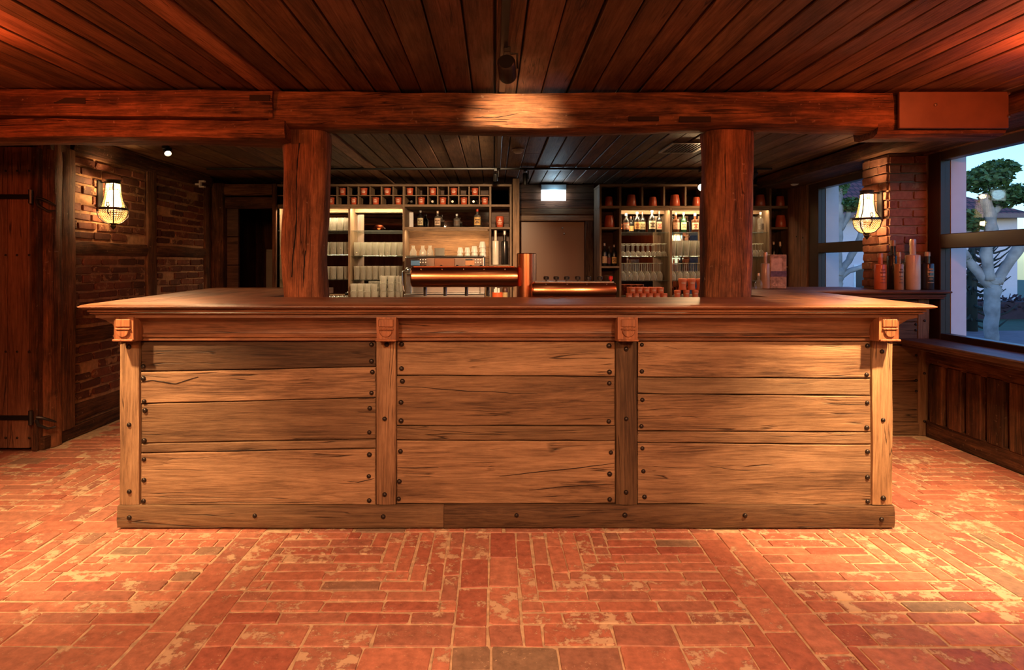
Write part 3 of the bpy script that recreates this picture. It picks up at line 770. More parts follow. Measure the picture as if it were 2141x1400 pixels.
M_MORTISE_SHADE = pbr('dark_mortise', (0.02, 0.008, 0.004), 0.9)  # near-black blocks on the face paint the shade inside the mortises
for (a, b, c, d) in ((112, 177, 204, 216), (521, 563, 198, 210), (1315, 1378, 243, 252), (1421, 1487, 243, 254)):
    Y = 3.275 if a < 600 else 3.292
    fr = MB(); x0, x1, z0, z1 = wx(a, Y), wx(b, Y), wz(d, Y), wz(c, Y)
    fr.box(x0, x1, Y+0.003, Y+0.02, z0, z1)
    fr.build('mortise', M_MORTISE_SHADE, beam)
MB().cbox(wx(1879, 3.29), wx(2108, 3.29), 3.285, 3.303, wz(268, 3.29), wz(192, 3.29), 0.003).build('steel_plate', pbr('brown_painted_steel', (0.13, 0.055, 0.03), 0.5, noise_amt=0.2, nscale=9), beam)
b_ = MB().lathe([(0.0001, 0.01), (0.009, 0.009), (0.009, 0)], 6).mesh('bolt', M_STEEL)
for px, py in ((1953, 220), (2106, 196), (2106, 243)): link_mesh('bolt', b_, (wx(px, 3.29), 3.284, wz(py, 3.29)), beam, rot=(math.pi/2, 0, 0))
POSTS = []
def wavp(s):
    return lambda u, v, w: Vector((0.012*math.sin(w*7+s)+0.006*math.sin(w*17+s*2), 0, 0))
for i, (a, b, lab) in enumerate(((585, 675, 'gnarled timber post rising from the bar, beside the glass shelves'), (1480, 1580, 'gnarled timber post rising from the bar, nearer the windows'))):
    p = hewn(wx(a, 3.385), wx(b, 3.385), 3.385, 3.60, 0.0, 2.125, 4, 4, 46, 0.014, 51+i*7, 0.02, axis='z', wave=wavp(i*2.0)).build('timber_post', timber('z'), None, (0, 0, 0), True, (1.12, 0.96, 0.84))
    tag(p, lab, 'post', kind='structure')
    POSTS.append(p)

# ================================================================== LAMPS
def spot_light(name, loc, target, power, color, angle, blend=0.6, radius=0.05, parent=None):
    d = bpy.data.lights.new(name, 'SPOT'); d.energy = power; d.color = color
    d.spot_size = math.radians(angle); d.spot_blend = blend; d.shadow_soft_size = radius
    o = bpy.data.objects.new(name, d); COL.objects.link(o)
    v = Vector(target)-Vector(loc)
    place(o, loc, parent)
    o.rotation_euler = v.to_track_quat('-Z', 'Y').to_euler()
    return o
def point_light(name, loc, power, color, radius=0.04, parent=None):
    d = bpy.data.lights.new(name, 'POINT'); d.energy = power; d.color = color; d.shadow_soft_size = radius
    o = bpy.data.objects.new(name, d); COL.objects.link(o); place(o, loc, parent)
    return o
def area_light(name, loc, rot, sx, sy, power, color, parent=None):
    d = bpy.data.lights.new(name, 'AREA'); d.shape = 'RECTANGLE'; d.size = sx; d.size_y = sy; d.energy = power; d.color = color
    o = bpy.data.objects.new(name, d); COL.objects.link(o); place(o, loc, parent); o.rotation_euler = rot
    return o
M_LENS = emit('warm_lens', (1.0, 0.72, 0.40), 30)
M_LENSDIM = pbr('unlit_lens', (0.05, 0.045, 0.04), 0.2)
def track_spot(loc, target, label, power, color, angle, r=0.036, length=0.12, lens=None, blend=0.6, soft=0.04, gap=0.02):
    """cylindrical spot head on a bracket hung from the ceiling"""
    loc = Vector(loc); d = (Vector(target)-loc).normalized()
    t = thing('track_spotlight', loc, label, 'spotlight', 'track spotlights on the ceiling')
    q = d.to_track_quat('Z', 'Y')
    m = MB().lathe([(0.0001, -length/2), (r*0.8, -length/2), (r, -length/2+0.012), (r, length/2), (r*0.86, length/2), (r*0.84, length/2-0.02)], 20)
    m.v = [tuple(q @ Vector(p) + loc) for p in m.v]
    m.build('head', M_BLACK, t, loc, True)
    m = MB().lathe([(0.0001, length/2-0.021), (r*0.84, length/2-0.021)], 20)
    m.v = [tuple(q @ Vector(p) + loc) for p in m.v]
    m.build('lens', lens or M_LENS, t, loc)
    m = MB(); m.tube([loc+Vector((r+0.006, 0, 0)), (loc.x+r+0.006, loc.y, Z_C-0.035), (loc.x, loc.y, Z_C-0.035)], 0.006, 6)
    m.cbox(loc.x-0.016, loc.x+0.016, loc.y-0.05, loc.y+0.05, Z_C-0.045, Z_C-0.018, 0.003)
    m.build('bracket', M_BLACK, t, loc)
    if power: spot_light('spot_beam', loc+d*(length/2+0.01), target, power, color, angle, blend, soft, t)
    return t
def ctrack(name, x0, x1, y0, y1, label):
    o = MB().cbox(x0, x1, y0, y1, Z_C-0.026, Z_C-0.006, 0.003).build(name, M_BLACK)
    return tag(o, label, 'light track')
ctrack('light_track', -0.0+wx(1054, 2.6)-0.018, wx(1054, 2.6)+0.018, 0.3, 3.29, 'black light track on the ceiling boards in front of the beam')
ctrack('light_track', -3.0, 2.9, 5.98, 6.015, 'black light track running along the ceiling before the back shelves')
ctrack('light_track', wx(1047, 4.0)-0.018, wx(1047, 4.0)+0.018, 3.6, 5.9, 'black light track on the ceiling right behind the beam')
ctrack('light_track', -2.2, -2.165, 0.2, 2.15, 'black light track out over the entrance side')
ctrack('light_track', 2.165, 2.2, 0.2, 2.15, 'black light track out over the window side')
ctrack('light_track', -1.3, 1.3, 0.33, 0.37, 'black light track across the ceiling above the photographer')
ctrack('light_track', -1.6, 1.6, -1.02, -0.98, 'black light track behind the photographer')
# spot on the beam
track_spot((wx(1060, 2.66), 2.66, 2.235), (wx(1065, 3.3)+0.03, 3.31, 2.10), 'black track spotlight lighting the middle of the beam', P_TRACK, (1.0, 0.72, 0.42), 62, r=0.042, length=0.125, blend=0.9, soft=0.03)
track_spot((wx(1047, 3.95), 3.95, 2.26), (-0.75, 6.8, 1.25), 'black track spotlight right behind the middle of the beam', 360, (1.0, 0.68, 0.38), 62, r=0.02, length=0.09, blend=0.6)  # strong beam added to brighten the back shelves
# side spots
track_spot((-2.18, 1.95, 2.22), (-2.05, 3.1, 0.2), 'track spotlight above the entrance end of the bar', P_SIDE, WARM, 66, blend=0.8)
track_spot((2.18, 1.98, 2.22), (2.15, 3.05, 0.3), 'track spotlight above the window end of the bar', P_SIDE*1.6, WARM, 66, blend=0.8)
# amber wash
for i, x in enumerate((-1.4, 0.0, 1.4)):
    track_spot((x, -1.0, 2.22), (x*0.9, 2.6, 0.35), ('amber track spotlight behind the photographer, entrance side', 'amber track spotlight behind the photographer, middle one', 'amber track spotlight behind the photographer, window side')[i], P_WASH, AMBER, 84, blend=0.8, soft=0.08)
for i, x in enumerate((-1.2, 1.2)):
    track_spot((x, 0.35, 2.22), (x*0.75, 2.3, 0.0), ('warm track spotlight above the floor, entrance side', 'warm track spotlight above the floor, window side')[i], P_FLOOR, FLOORC, 96, blend=0.9, soft=0.06)
# red pendants just beyond the upper corners
M_REDGLOW = emit('red_bulb', (1.0, 0.10, 0.02), 18)
for sx, x, y, lab in ((-1, -2.36, 2.25, 'red glowing pendant lamp over the entrance side'), (1, 2.56, 2.42, 'red glowing pendant lamp over the window side')):
    t = thing('pendant_lamp', (x, y, 2.05), lab, 'lamp', 'red pendant lamps')
    MB().lathe([(0.03, 2.16), (0.05, 2.15), (0.13, 2.06), (0.135, 2.05), (0.125, 2.055), (0.045, 2.14)], 24, (x, y, 0)).build('lamp_shade', M_BLACK, t, (x, y, 2.05), True)
    MB().ball((x, y, 2.08), 0.035, 12, 8).build('bulb', M_REDGLOW, t, (x, y, 2.05), True)
    MB().tube([(x, y, 2.16), (x, y, Z_C-0.004)], 0.004, 6).build('cord', M_BLACK, t, (x, y, 2.05))
    point_light('bulb_light', (x-sx*0.03, y, 2.195), P_RED, RED, 0.05, t)
# track spots at the back
track_spot((wx(349, 4.85), 4.85, wz(314, 4.85)), (-1.9, 3.9, 1.12), 'lit track spotlight near the brick wall sconce', 38, WARM, 60, r=0.03, length=0.10)
track_spot((wx(1467, 6.0), 6.0, wz(390, 6.0)), (1.2, 3.4, 1.25), 'brightly lit track spotlight before the window side shelves', 40, WARM, 60, r=0.042, length=0.10)
track_spot((wx(1098, 6.0), 6.0, wz(374, 6.0)), (0.33, 6.05, 0.4), 'dark track spotlight beside the exit light', 0, WARM, 60, r=0.026, length=0.12, lens=M_LENSDIM)
track_spot((wx(1036, 6.0), 6.0, wz(370, 6.0)), (0.0, 6.6, 1.3), 'dark small track spotlight above the pigeonholes', 0, WARM, 60, r=0.024, length=0.08, lens=M_LENSDIM)
track_spot((wx(1614, 5.6), 6.0, wz(354, 5.6)), (2.3, 6.9, 1.5), 'black track spotlight before the last shelf by the window', 36, WARM, 100, r=0.026, length=0.10, lens=M_LENSDIM)  # beam added to brighten the shelf, though the lens is unlit
# sconces
def sconce(base, out_dir, label, s=1.0):
    """beaded wall sconce: narrow bead cage above an iron ring, bead bowl below"""
    t = thing('wall_sconce', base, label, 'lamp', 'beaded wall sconces')
    bx_, by_, bz_ = base
    cx = bx_ + out_dir*0.115*s
    c = (cx, by_, bz_)
    M_B = glassmat('crystal_bead', tint=(1.0, 0.86, 0.6), haze=0.45, hazecol=(1.0, 0.85, 0.62))
    zt, zr, zb = 0.212*s, 0.0, -0.125*s
    def cage(n, prof):
        g = MB()
        for i in range(n):
            a = 2*math.pi*i/n
            for (r, z) in prof:
                p = (c[0]+r*math.cos(a), c[1]+r*math.sin(a), c[2]+z); q = 0.0055*s
                g.add([(p[0]-q,p[1],p[2]),(p[0]+q,p[1],p[2]),(p[0],p[1]-q,p[2]),(p[0],p[1]+q,p[2]),(p[0],p[1],p[2]-q*1.1),(p[0],p[1],p[2]+q*1.1)],
                      [(0,2,5),(2,1,5),(1,3,5),(3,0,5),(2,0,4),(1,2,4),(3,1,4),(0,3,4)])
        return g
    top = [(s*(0.044+0.036*(1-k/17)**1.2), zr+0.008+(zt-0.01)*k/17) for k in range(18)]
    o = cage(26, top).build('bead_cage', M_B, t, base); 
    bowl = [(s*0.098*math.cos(math.pi/2*k/10), zr-0.010-0.108*s*math.sin(math.pi/2*k/10)) for k in range(10)]
    o = cage(30, bowl).build('bead_bowl', M_B, t, base)
    ring = MB()
    ring.lathe([(0.096*s, -0.010*s), (0.106*s, -0.010*s), (0.106*s, 0.010*s), (0.096*s, 0.010*s)], 28, c, closed=True)
    ring.build('ring', M_IRON, t, base, True)
    crown = MB().lathe([(0.040*s, zt-0.005), (0.052*s, zt-0.005), (0.050*s, zt+0.02), (0.056*s, zt+0.028), (0.040*s, zt+0.03)], 20, c)
    crown.build('crown', M_IRON, t, base, True)
    fin = MB().lathe([(0.03*s, zb+0.012), (0.016*s, zb-0.004), (0.022*s, zb-0.016), (0.010*s, zb-0.034), (0.0005, zb-0.046)], 14, c)
    fin.build('finial', M_IRON, t, base, True)
    arms = MB()
    for a in (0.5, 2.1, 3.7, 5.3):
        ca, sa = math.cos(a), math.sin(a)
        pts = [(0.053, zt), (0.056, zt-0.07), (0.068, zt-0.14), (0.102, 0.004), (0.112, -0.03), (0.100, -0.07), (0.064, -0.108), (0.025, zb)]
        arms.tube([(c[0]+r*s*ca, c[1]+r*s*sa, c[2]+z*(s if z < 0.1 else 1)) for r, z in pts], 0.0045*s, 6)
    arms.build('ribs', M_IRON, t, base, True)
    for sg in (-1, 1):
        g = MB()
        pts = [(0.10, 0.0), (0.125, 0.018), (0.12, 0.045), (0.098, 0.045), (0.096, 0.02), (0.11, 0.005), (0.115, -0.03), (0.085, -0.06)]
        g.tube([(c[0]+out_dir*0.03, c[1]+sg*r*s, c[2]+z*s) for r, z in pts], 0.004*s, 6)
        g.build('scroll', M_IRON, t, base, True)
    plate = MB().cbox(min(bx_, bx_+out_dir*0.012), max(bx_, bx_+out_dir*0.012), by_-0.03, by_+0.03, bz_-0.02, bz_+zt+0.02, 0.003)
    plate.tube([(bx_, by_, bz_+zt+0.005), (cx-out_dir*0.04, by_, bz_+zt+0.012)], 0.006, 6)
    plate.tube([(bx_, by_, bz_), (cx-out_dir*0.095*s, by_, bz_)], 0.006, 6)
    plate.build('wall_plate', M_IRON, t, base)
    MB().lathe([(0.0005, 0.012), (0.055*s, 0.014), (0.060*s, 0.03), (0.050*s, 0.09), (0.042*s, 0.14), (0.030*s, 0.155), (0.0005, 0.16)], 14, c).build('bulb', emit('sconce_bulb', (1.0, 0.74, 0.40), 7) if 'sconce_bulb' not in MATS else MATS['sconce_bulb'], t, base, True)
    MB().tube([(c[0], c[1], c[2]-0.0), (c[0], c[1], c[2]+0.03)], 0.012, 8).build('socket', M_IRON, t, base)
    point_light('bulb_light', (c[0], c[1], c[2]+0.185), P_SCONCE, (1.0, 0.62, 0.28), 0.02, t)
    point_light('bulb_light', (c[0], c[1], c[2]-0.035), P_SCONCE*0.5, (1.0, 0.62, 0.28), 0.02, t)
    return t
sconce((XL+0.004, 4.72, wz(437, 4.72)), 1, 'lit beaded sconce on the dark brick wall', 1.0)
sconce((XP-0.006, 4.61, wz(458, 4.61)), -1, 'lit beaded sconce on the brick pillar between the windows', 0.95)

# ================================================================== THE BAR
YF = 2.886
def bx(px): return wx(px, YF)
def bz(py): return wz(py, YF)
bar = thing('bar_counter', (0.06, YF, 0), 'big bar front of weathered oak boards with black nail heads', 'bar')
FL, FR = bx(248), bx(1868)
LS, RS = 0.17, 0.12                       # the two arms open outwards a little
P = [Vector((FL-LS*1.9, YF+1.9)), Vector((FL, YF)), Vector((FR, YF)), Vector((FR+RS*1.42, YF+1.42))]
def offs(o):
    """outline of the bar pushed outwards by o, mitred at the corners"""
    nl = []
    for a, b in zip(P[:-1], P[1:]):
        d = (b-a).normalized(); nl.append(Vector((-d.y, d.x)) * -1)
    # outward normals: left arm -x, front -y, right arm +x
    nl = [(-n if (n.x > 0 and i == 0) or (n.y > 0 and i == 1) or (n.x < 0 and i == 2) else n) for i, n in enumerate(nl)]
    res = [P[0]+nl[0]*o]
    for i in (1, 2):
        n1, n2 = nl[i-1], nl[i]; mt = (n1+n2).normalized()
        res.append(P[i] + mt*(o/max(mt.dot(n1), .2)))
    res.append(P[3]+nl[2]*o)
    return res
def sweep(prof, name, mat, parent, color=None, smooth=True):
    m = MB(); n = len(prof)
    rings = [offs(o) for o, z in prof]
    for k in range(4):
        for i, (o, z) in enumerate(prof):
            m.v.append((rings[i][k].x, rings[i][k].y, z))
    for k in range(3):
        for i in range(n):
            i2 = (i+1) % n
            m.f.append((k*n+i, (k+1)*n+i, (k+1)*n+i2, k*n+i2))
    m.f.append(tuple(range(n))); m.f.append(tuple(range(3*n+n-1, 3*n-1, -1)))
    return m.build(name, mat, parent, (0.06, YF, 0), smooth, color)
# body behind the boards
body = MB()
o0 = offs(-0.034); o1 = offs(-0.09)
for a in range(3):
    q = [o0[a], o0[a+1], o1[a+1], o1[a]]
    vs = [(p.x, p.y, 0.005) for p in q] + [(p.x, p.y, 1.0845) for p in q]
    body.add(vs, [(3,2,1,0),(4,5,6,7),(0,1,5,4),(1,2,6,5),(2,3,7,6),(3,0,4,7)])
body.build('carcass', darkw('x'), bar, (0.06, YF, 0))
def board(parent, xl, xr, tl, tr, bl, br, yf, yb, seed, mat, color, name='board', wob=0.0018, ch=0.004, n=9, ends=0.0015, zfun=None):
    """plank seen from the front, its upper and lower edge slightly wavy"""
    r = random.Random(seed); m = MB()
    top = []; bot = []
    for i in range(n+1):
        u = i/n
        x = xl+(xr-xl)*u + (r.uniform(-ends, ends) if i in (0, n) else 0)
        top.append((x, tl+(tr-tl)*u - abs(r.gauss(0, wob))))
        bot.append((x, bl+(br-bl)*u + abs(r.gauss(0, wob))))
    poly = bot + top[::-1]
    k = len(poly)
    inner = []
    for i, (x, z) in enumerate(poly):
        zi = z + (ch if i <= n else -ch)
        xi = x + (ch if i in (0, k-1) else (-ch if i in (n, n+1) else 0))
        inner.append((xi, zi))
    vs = [(x, yb, z) for x, z in poly] + [(x, yf+ch*0.8, z) for x, z in poly] + [(x, yf, z) for x, z in inner]
    fs = []
    for a in (0, k):
        for i in range(k): fs.append((a+i, a+(i+1) % k, a+k+(i+1) % k, a+k+i))
    for i in range(n):
        fs.append((2*k+i, 2*k+i+1, 2*k+k-2-i, 2*k+k-1-i))
        fs.append((i+1, i, k-1-i, k-2-i))
    m.add(vs, fs)
    return m.build(name, mat, parent, color=color)
g = 0.0012
panels = [
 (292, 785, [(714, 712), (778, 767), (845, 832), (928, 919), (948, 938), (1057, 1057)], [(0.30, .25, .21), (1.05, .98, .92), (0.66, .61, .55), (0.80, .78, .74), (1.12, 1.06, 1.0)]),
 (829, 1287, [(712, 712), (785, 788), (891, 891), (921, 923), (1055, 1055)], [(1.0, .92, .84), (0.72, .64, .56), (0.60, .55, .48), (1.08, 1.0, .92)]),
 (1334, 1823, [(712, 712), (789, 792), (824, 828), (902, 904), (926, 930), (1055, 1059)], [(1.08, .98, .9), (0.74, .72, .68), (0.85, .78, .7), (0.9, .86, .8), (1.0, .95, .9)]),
]
sd = 100
for (a, b, edges, cols) in panels:
    for i in range(len(edges)-1):
        t, bt = edges[i], edges[i+1]
        sd += 1
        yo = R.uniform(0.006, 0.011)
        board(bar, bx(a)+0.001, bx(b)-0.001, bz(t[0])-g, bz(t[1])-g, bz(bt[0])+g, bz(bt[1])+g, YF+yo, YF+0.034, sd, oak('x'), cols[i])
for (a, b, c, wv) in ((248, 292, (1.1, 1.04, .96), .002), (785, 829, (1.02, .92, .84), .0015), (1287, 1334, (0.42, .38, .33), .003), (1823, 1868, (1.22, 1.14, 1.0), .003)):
    hewn(bx(a)+0.001, bx(b)-0.001, YF-0.002, YF+0.034, bz(1055)+0.001, bz(706), 3, 2, 26, 0.0035, int(a), 0.004, axis='z', freq=4).build('stile', oak('z'), bar, smooth=True, color=c)
hewn(FL, bx(928), YF-0.014, YF+0.034, 0.004, bz(1055), 34, 2, 3, 0.004, 77, 0.005, axis='x').build('base_board', oak('x'), bar, smooth=True, color=(0.66, .62, .56))
hewn(bx(928)+0.0015, FR, YF-0.012, YF+0.034, 0.004, bz(1055), 44, 2, 3, 0.004, 78, 0.005, axis='x').build('base_board', oak('x'), bar, smooth=True, color=(0.50, .44, .38))
# arms: boards round the sides
def side_boards(a, b, sgn):
    d = (b-a); L = d.length; d.normalize(); ang = math.atan2(d.y, d.x)
    zs = [0.125, 0.36, 0.47, 0.66, 0.78, 0.945]
    for i in range(5):
        m = MB().cbox(0.1, L-0.02, -0.012, 0.012, zs[i]+0.001, zs[i+1]-0.001, 0.004)
        o = link_mesh('side_board', m.mesh('side_board', oak('x')), (a.x+sgn*-0.024, a.y, 0), bar, color=tuple(c*R.uniform(.7, 1) for c in (1, .94, .86)), rot=(0, 0, ang))
    for u0, u1 in ((0.0, 0.1), (L/2-0.05, L/2+0.05)):
        m = MB().cbox(u0, u1, -0.02, 0.02, 0.125, 0.95, 0.004)
        link_mesh('side_stile', m.mesh('side_stile', oak('z')), (a.x+sgn*-0.020, a.y, 0), bar, color=(.95, .88, .8), rot=(0, 0, ang))
    m = MB().cbox(0.0, L, -0.022, 0.022, 0.004, 0.124, 0.004)
    link_mesh('side_base', m.mesh('side_base', oak('x')), (a.x+sgn*-0.022, a.y, 0), bar, color=(.8, .74, .66), rot=(0, 0, ang))
side_boards(P[1]+Vector((0.002, 0.036)), P[0], -1)
side_boards(P[2]+Vector((-0.002, 0.036)), P[3], 1)
# mouldings under the top
sweep([(-0.034, 0.985), (0.012, 0.985), (0.010, 1.00), (0.020, 1.03), (0.045, 1.055), (0.075, 1.068), (0.075, 1.085), (-0.034, 1.085)], 'frieze', stain('x'), bar)
sweep([(-0.03, 0.944), (0.006, 0.944), (0.014, 0.950), (0.014, 0.957), (0.008, 0.961), (0.018, 0.966), (0.020, 0.974), (0.014, 0.981), (0.008, 0.9848), (-0.03, 0.9848)], 'lower_moulding', stain('x'), bar, (1.15, 1.1, 1.05))
for (px0, px1) in ((233, 283), (786, 828), (1293, 1334), (1838, 1882)):
    c = (wx(px0, 2.80)+wx(px1, 2.80))/2; w = 0.052
    m = hewn(c-w, c+w, 2.80, YF+0.01, 0.953, 1.072, 4, 3, 4, 0.003, int(px0), 0.004, axis='z', freq=6)
    cb = m.build('corbel', stain('z'), bar, smooth=True, color=(1.35, 1.15, 1.0))
    m = MB()
    poly = [(0.034*math.cos(math.pi+math.pi*i/12), 0.034*math.sin(math.pi+math.pi*i/12)) for i in range(13)]
    m.prism(poly, lambda u, v: (c+u, 2.802, 1.005+v), lambda u, v: (c+u*0.8, 2.790, 1.004+v*0.8))
    m.cbox(c-0.036, c+0.036, 2.790, 2.802, 1.010, 1.018, 0.002)
    m.cbox(c-0.036, c+0.036, 2.793, 2.802, 1.024, 1.062, 0.003)
    m.cbox(c-0.05, c+0.05, 2.790, 2.802, 0.954, 0.964, 0.002)
    o = m.build('carving', stain('z'), cb, color=(1.35, 1.15, 1.0))
# nail heads, read off the front
N5 = [(465,455),(470,655),(475,707),(470,880),(470,988),(470,1107),(467,1227),(1775,330),(1775,425),(1780,487),(1775,607),(1765,695),(1762,833),(1763,961),(1760,1085),(1762,1224),(382,343),(384,790),(385,1173),(385,1322),(1106,1311),(465,525)]
N6 = [(133,330),(121,756),(121,1190),(113,1317),(218,328),(218,467),(223,540),(215,661),(215,767),(212,942),(205,1115),(202,1215),(1409,336),(1412,487),(1411,552),(1408,770),(1420,949),(1413,1072),(1413,1218),(878,1309),(1500,1308),(1507,355),(1508,756),(1507,1177)]
N7 = [(154,300),(154,438),(157,586),(152,723),(157,838),(162,957),(168,1090),(1327,305),(1322,455),(1325,601),(1323,730),(1327,855),(1327,988),(1328,1114),(1403,335),(1408,691),(1410,1097),(691,1187),(1401,1207)]
for lst, ox, sc in ((N5, 130, 2.745), (N6, 760, 2.745), (N7, 1280, 2.487)):
    for (u, v) in lst:
        px, py = ox+u/sc, 600+v/sc
        stile = any(a < px < b for a, b in ((248, 292), (785, 829), (1287, 1334), (1823, 1868)))
        y = YF-0.014 if py > 1055 else (YF-0.003 if stile else YF+0.007)
        nail(bar, wx(px, y), y, wz(py, y), R.uniform(0.9, 1.1))
# top
top = thing('countertop', (0.06, YF, 1.07), 'thick brown wooden bar top with moulded edge', 'countertop')
ZT = 1.137
sweep([(-0.10, 1.0851), (0.085, 1.0851), (0.093, 1.088), (0.096, 1.092), (0.088, 1.096), (0.100, 1.098), (0.104, 1.103), (0.098, 1.108), (0.096, 1.110), (0.108, 1.112), (0.127, 1.118), (0.134, 1.123), (0.133, 1.127), (0.120, 1.133), (0.100, ZT), (-0.10, ZT)], 'moulded_edge', stain('x'), top, (1.25, 1.2, 1.15))
ob = offs(-0.10)
I = [Vector((-1.34, P[0].y)), Vector((-1.34, 3.378)), Vector((1.62, 3.378)), Vector((1.62, P[3].y))]
for a, (mat_, c) in enumerate(((stain('y'), (1.4, 1.35, 1.3)), (stain('x'), (1.25, 1.2, 1.15)), (stain('y'), (1.4, 1.35, 1.3)))):
    q = [ob[a], ob[a+1], I[a+1], I[a]]
    m = MB(); vs = [(p.x, p.y, 1.092) for p in q] + [(p.x, p.y, ZT-0.0008) for p in q]
    m.add(vs, [(3,2,1,0),(4,5,6,7),(0,1,5,4),(1,2,6,5),(2,3,7,6),(3,0,4,7)])
    m.build('top_slab', mat_, top, (0.06, YF, 1.07), color=c)

# ---- counter across to the window, behind the end of the bar
Y2 = 4.46
c2 = thing('side_counter', (2.8, Y2, 0), 'dark boarded counter unit under the window side ledge', 'counter')
zs = [0.10, 0.42, 0.70, 0.88, 1.05]
for i in range(4):
    board(c2, 2.28, wx(1921, Y2), zs[i+1]-0.002, zs[i+1]-0.002, zs[i]+0.002, zs[i]+0.002, Y2+0.008, Y2+0.04, 300+i, oak('x'), tuple(c*(0.55, 0.62, 0.42, 0.6)[i] for c in (1, .9, .82)))
hewn(wx(1919, Y2), wx(1944, Y2), Y2-0.004, Y2+0.04, 0.0, 1.055, 2, 2, 20, 0.004, 88, 0.005, axis='z').build('stile', oak('z'), c2, smooth=True, color=(0.85, .76, .68))
hewn(2.28, wx(1921, Y2), Y2-0.004, Y2+0.04, 0.0, 0.10, 16, 2, 2, 0.003, 89, 0.005, axis='x').build('base_board', oak('x'), c2, smooth=True, color=(0.7, .62, .55))
MB().box(1.7, 3.33, Y2+0.042, Y2+0.085, 0.0, 1.06).build('carcass', darkw('x'), c2)
for px, py in ((1919-3, 678), (1916, 690), (1917, 727), (1917, 743), (1917, 795), (1917, 818), (1932, 670), (1932, 780), (1932, 880)): nail(c2, wx(px, Y2), Y2+(0.006 if px < 1920 else -0.005), wz(py, Y2), 0.9)
led2 = thing('side_countertop', (2.6, 4.6, 1.06), 'dark wooden ledge with moulded edge holding the coloured bottles', 'countertop')
prof = [(0.0, 1.062), (-0.075, 1.062), (-0.085, 1.068), (-0.078, 1.076), (-0.092, 1.083), (-0.095, 1.093), (-0.088, 1.098), (-0.10, 1.103), (-0.128, 1.112), (-0.132, 1.12), (-0.118, 1.129), (-0.10, 1.133), (0.0, 1.133)]
m = MB(); xr_ = 3.40
n = len(prof)
for (o, z) in prof: m.v.append((1.64, Y2+o, z))
for (o, z) in prof: m.v.append((xr_+ -o*0.45, Y2+o, z))
for (o, z) in prof: m.v.append((xr_+ -o*0.45, Y2+0.07, z))
for k in range(2):
    for i in range(n): m.f.append((k*n+i, k*n+(i+1) % n, (k+1)*n+(i+1) % n, (k+1)*n+i))
m.f.append(tuple(range(n))); m.f.append(tuple(range(3*n-1, 2*n-1, -1)))
m.build('moulded_edge', darkw('x'), led2, (2.6, 4.6, 1.06), True, (1.8, 1.6, 1.5))
MB().box(1.98, 3.10, Y2+0.001, 5.02, 1.09, 1.132).build('top_slab', darkw('x'), led2, (2.6, 4.6, 1.06), color=(1.8, 1.6, 1.5))

# ---- steel worktop behind the bar and the copper beer fountain
wt = thing('steel_worktop', (0.1, 3.9, 0), 'low stainless worktop hidden behind the bar front', 'worktop')
MB().cbox(-0.96, 1.20, 3.42, 4.15, 0.86, 0.90, 0.004).build('top', M_STEEL, wt)
MB().cbox(-0.94, 1.18, 3.45, 4.12, 0.06, 0.859, 0.004).build('cabinet_body', M_STEEL, wt)
MB().cbox(-0.90, 1.14, 3.50, 4.05, 0.0, 0.0595, 0.004).build('plinth', M_BLACK, wt)
tow = thing('beer_fountain', (0.21, 3.75, 0.9), 'polished copper beer fountain with upright cylinder and round arm', 'beer tap')
bxc, byc = 0.2125, 3.76
MB().lathe([(0.0001, 1.402), (0.060, 1.402), (0.0655, 1.397), (0.0655, 0.93), (0.09, 0.925), (0.09, 0.90)], 40, (bxc, byc, 0)).build('column', M_COPPER, tow, smooth=True)
ya = 3.72
MB().lathe([(0.0001, -0.535), (0.060, -0.535), (0.067, -0.527), (0.067, 0.118), (0.061, 0.150), (0.0001, 0.150)], 40, (0, ya, 1.248), axis='x').build('arm', M_COPPER, tow, smooth=True)
MB().cbox(-0.52, 0.135, ya-0.022, ya+0.03, 1.312, 1.318, 0.002).build('top_plate', M_COPPERD, tow)
st = MB().ball((0, 0, 0), 0.0055, 8, 5).mesh('stud', M_STEEL, smooth=2)
for px in (880, 924, 969, 1012, 1056): link_mesh('stud', st, (wx(px, 3.66), ya-0.046, 1.298), tow)
for px in (888, 930, 975, 1020):
    X = wx(px, 3.8); g = MB()
    g.tube([(X, ya+0.05, 1.22), (X, ya+0.10, 1.20), (X, ya+0.11, 1.12)], 0.012, 8); tp = g.build('tap', M_STEEL, tow, smooth=True)
    MB().cbox(X-0.012, X+0.012, ya+0.06, ya+0.075, 1.315, 1.355, 0.003).build('tap_handle', M_BLACK, tp) if False else None
tow2 = thing('soda_fountain', (0.52, 3.72, 0.9), 'low copper drinks fountain with black knobs on top', 'drinks tap')
MB().lathe([(0.0001, 0.238), (0.046, 0.238), (0.053, 0.250), (0.053, 0.752), (0.048, 0.762), (0.0001, 0.762)], 36, (0, 3.615, 1.164), axis='x').build('arm', M_COPPER, tow2, smooth=True)
MB().cbox(0.255, 0.75, 3.59, 3.67, 1.213, 1.223, 0.002).build('top_plate', M_STEEL, tow2)
for X in (0.33, 0.70): MB().lathe([(0.025, 0.9), (0.025, 1.13)], 16, (X, 3.615, 0)).build('leg', M_STEEL, tow2, smooth=True)
kn = MB().lathe([(0.006, 0.0), (0.006, 0.008), (0.017, 0.010), (0.018, 0.026), (0.014, 0.030), (0.0001, 0.030)], 12).mesh('knob', M_BLACK, smooth=True)
for px in (1142, 1163, 1185, 1208, 1230, 1254): link_mesh('knob', kn, (wx(px, 3.63), 3.63, 1.223), tow2)
kr = MB().lathe([(0.006, 0.0), (0.006, 0.008), (0.013, 0.010), (0.013, 0.03), (0.0001, 0.034)], 12).mesh('red_knob', pbr('red_plastic', (0.55, 0.02, 0.02), 0.3), smooth=True)
link_mesh('knob', kr, (wx(1277, 3.63), 3.63, 1.223), tow2)['label'] = 'red knob'
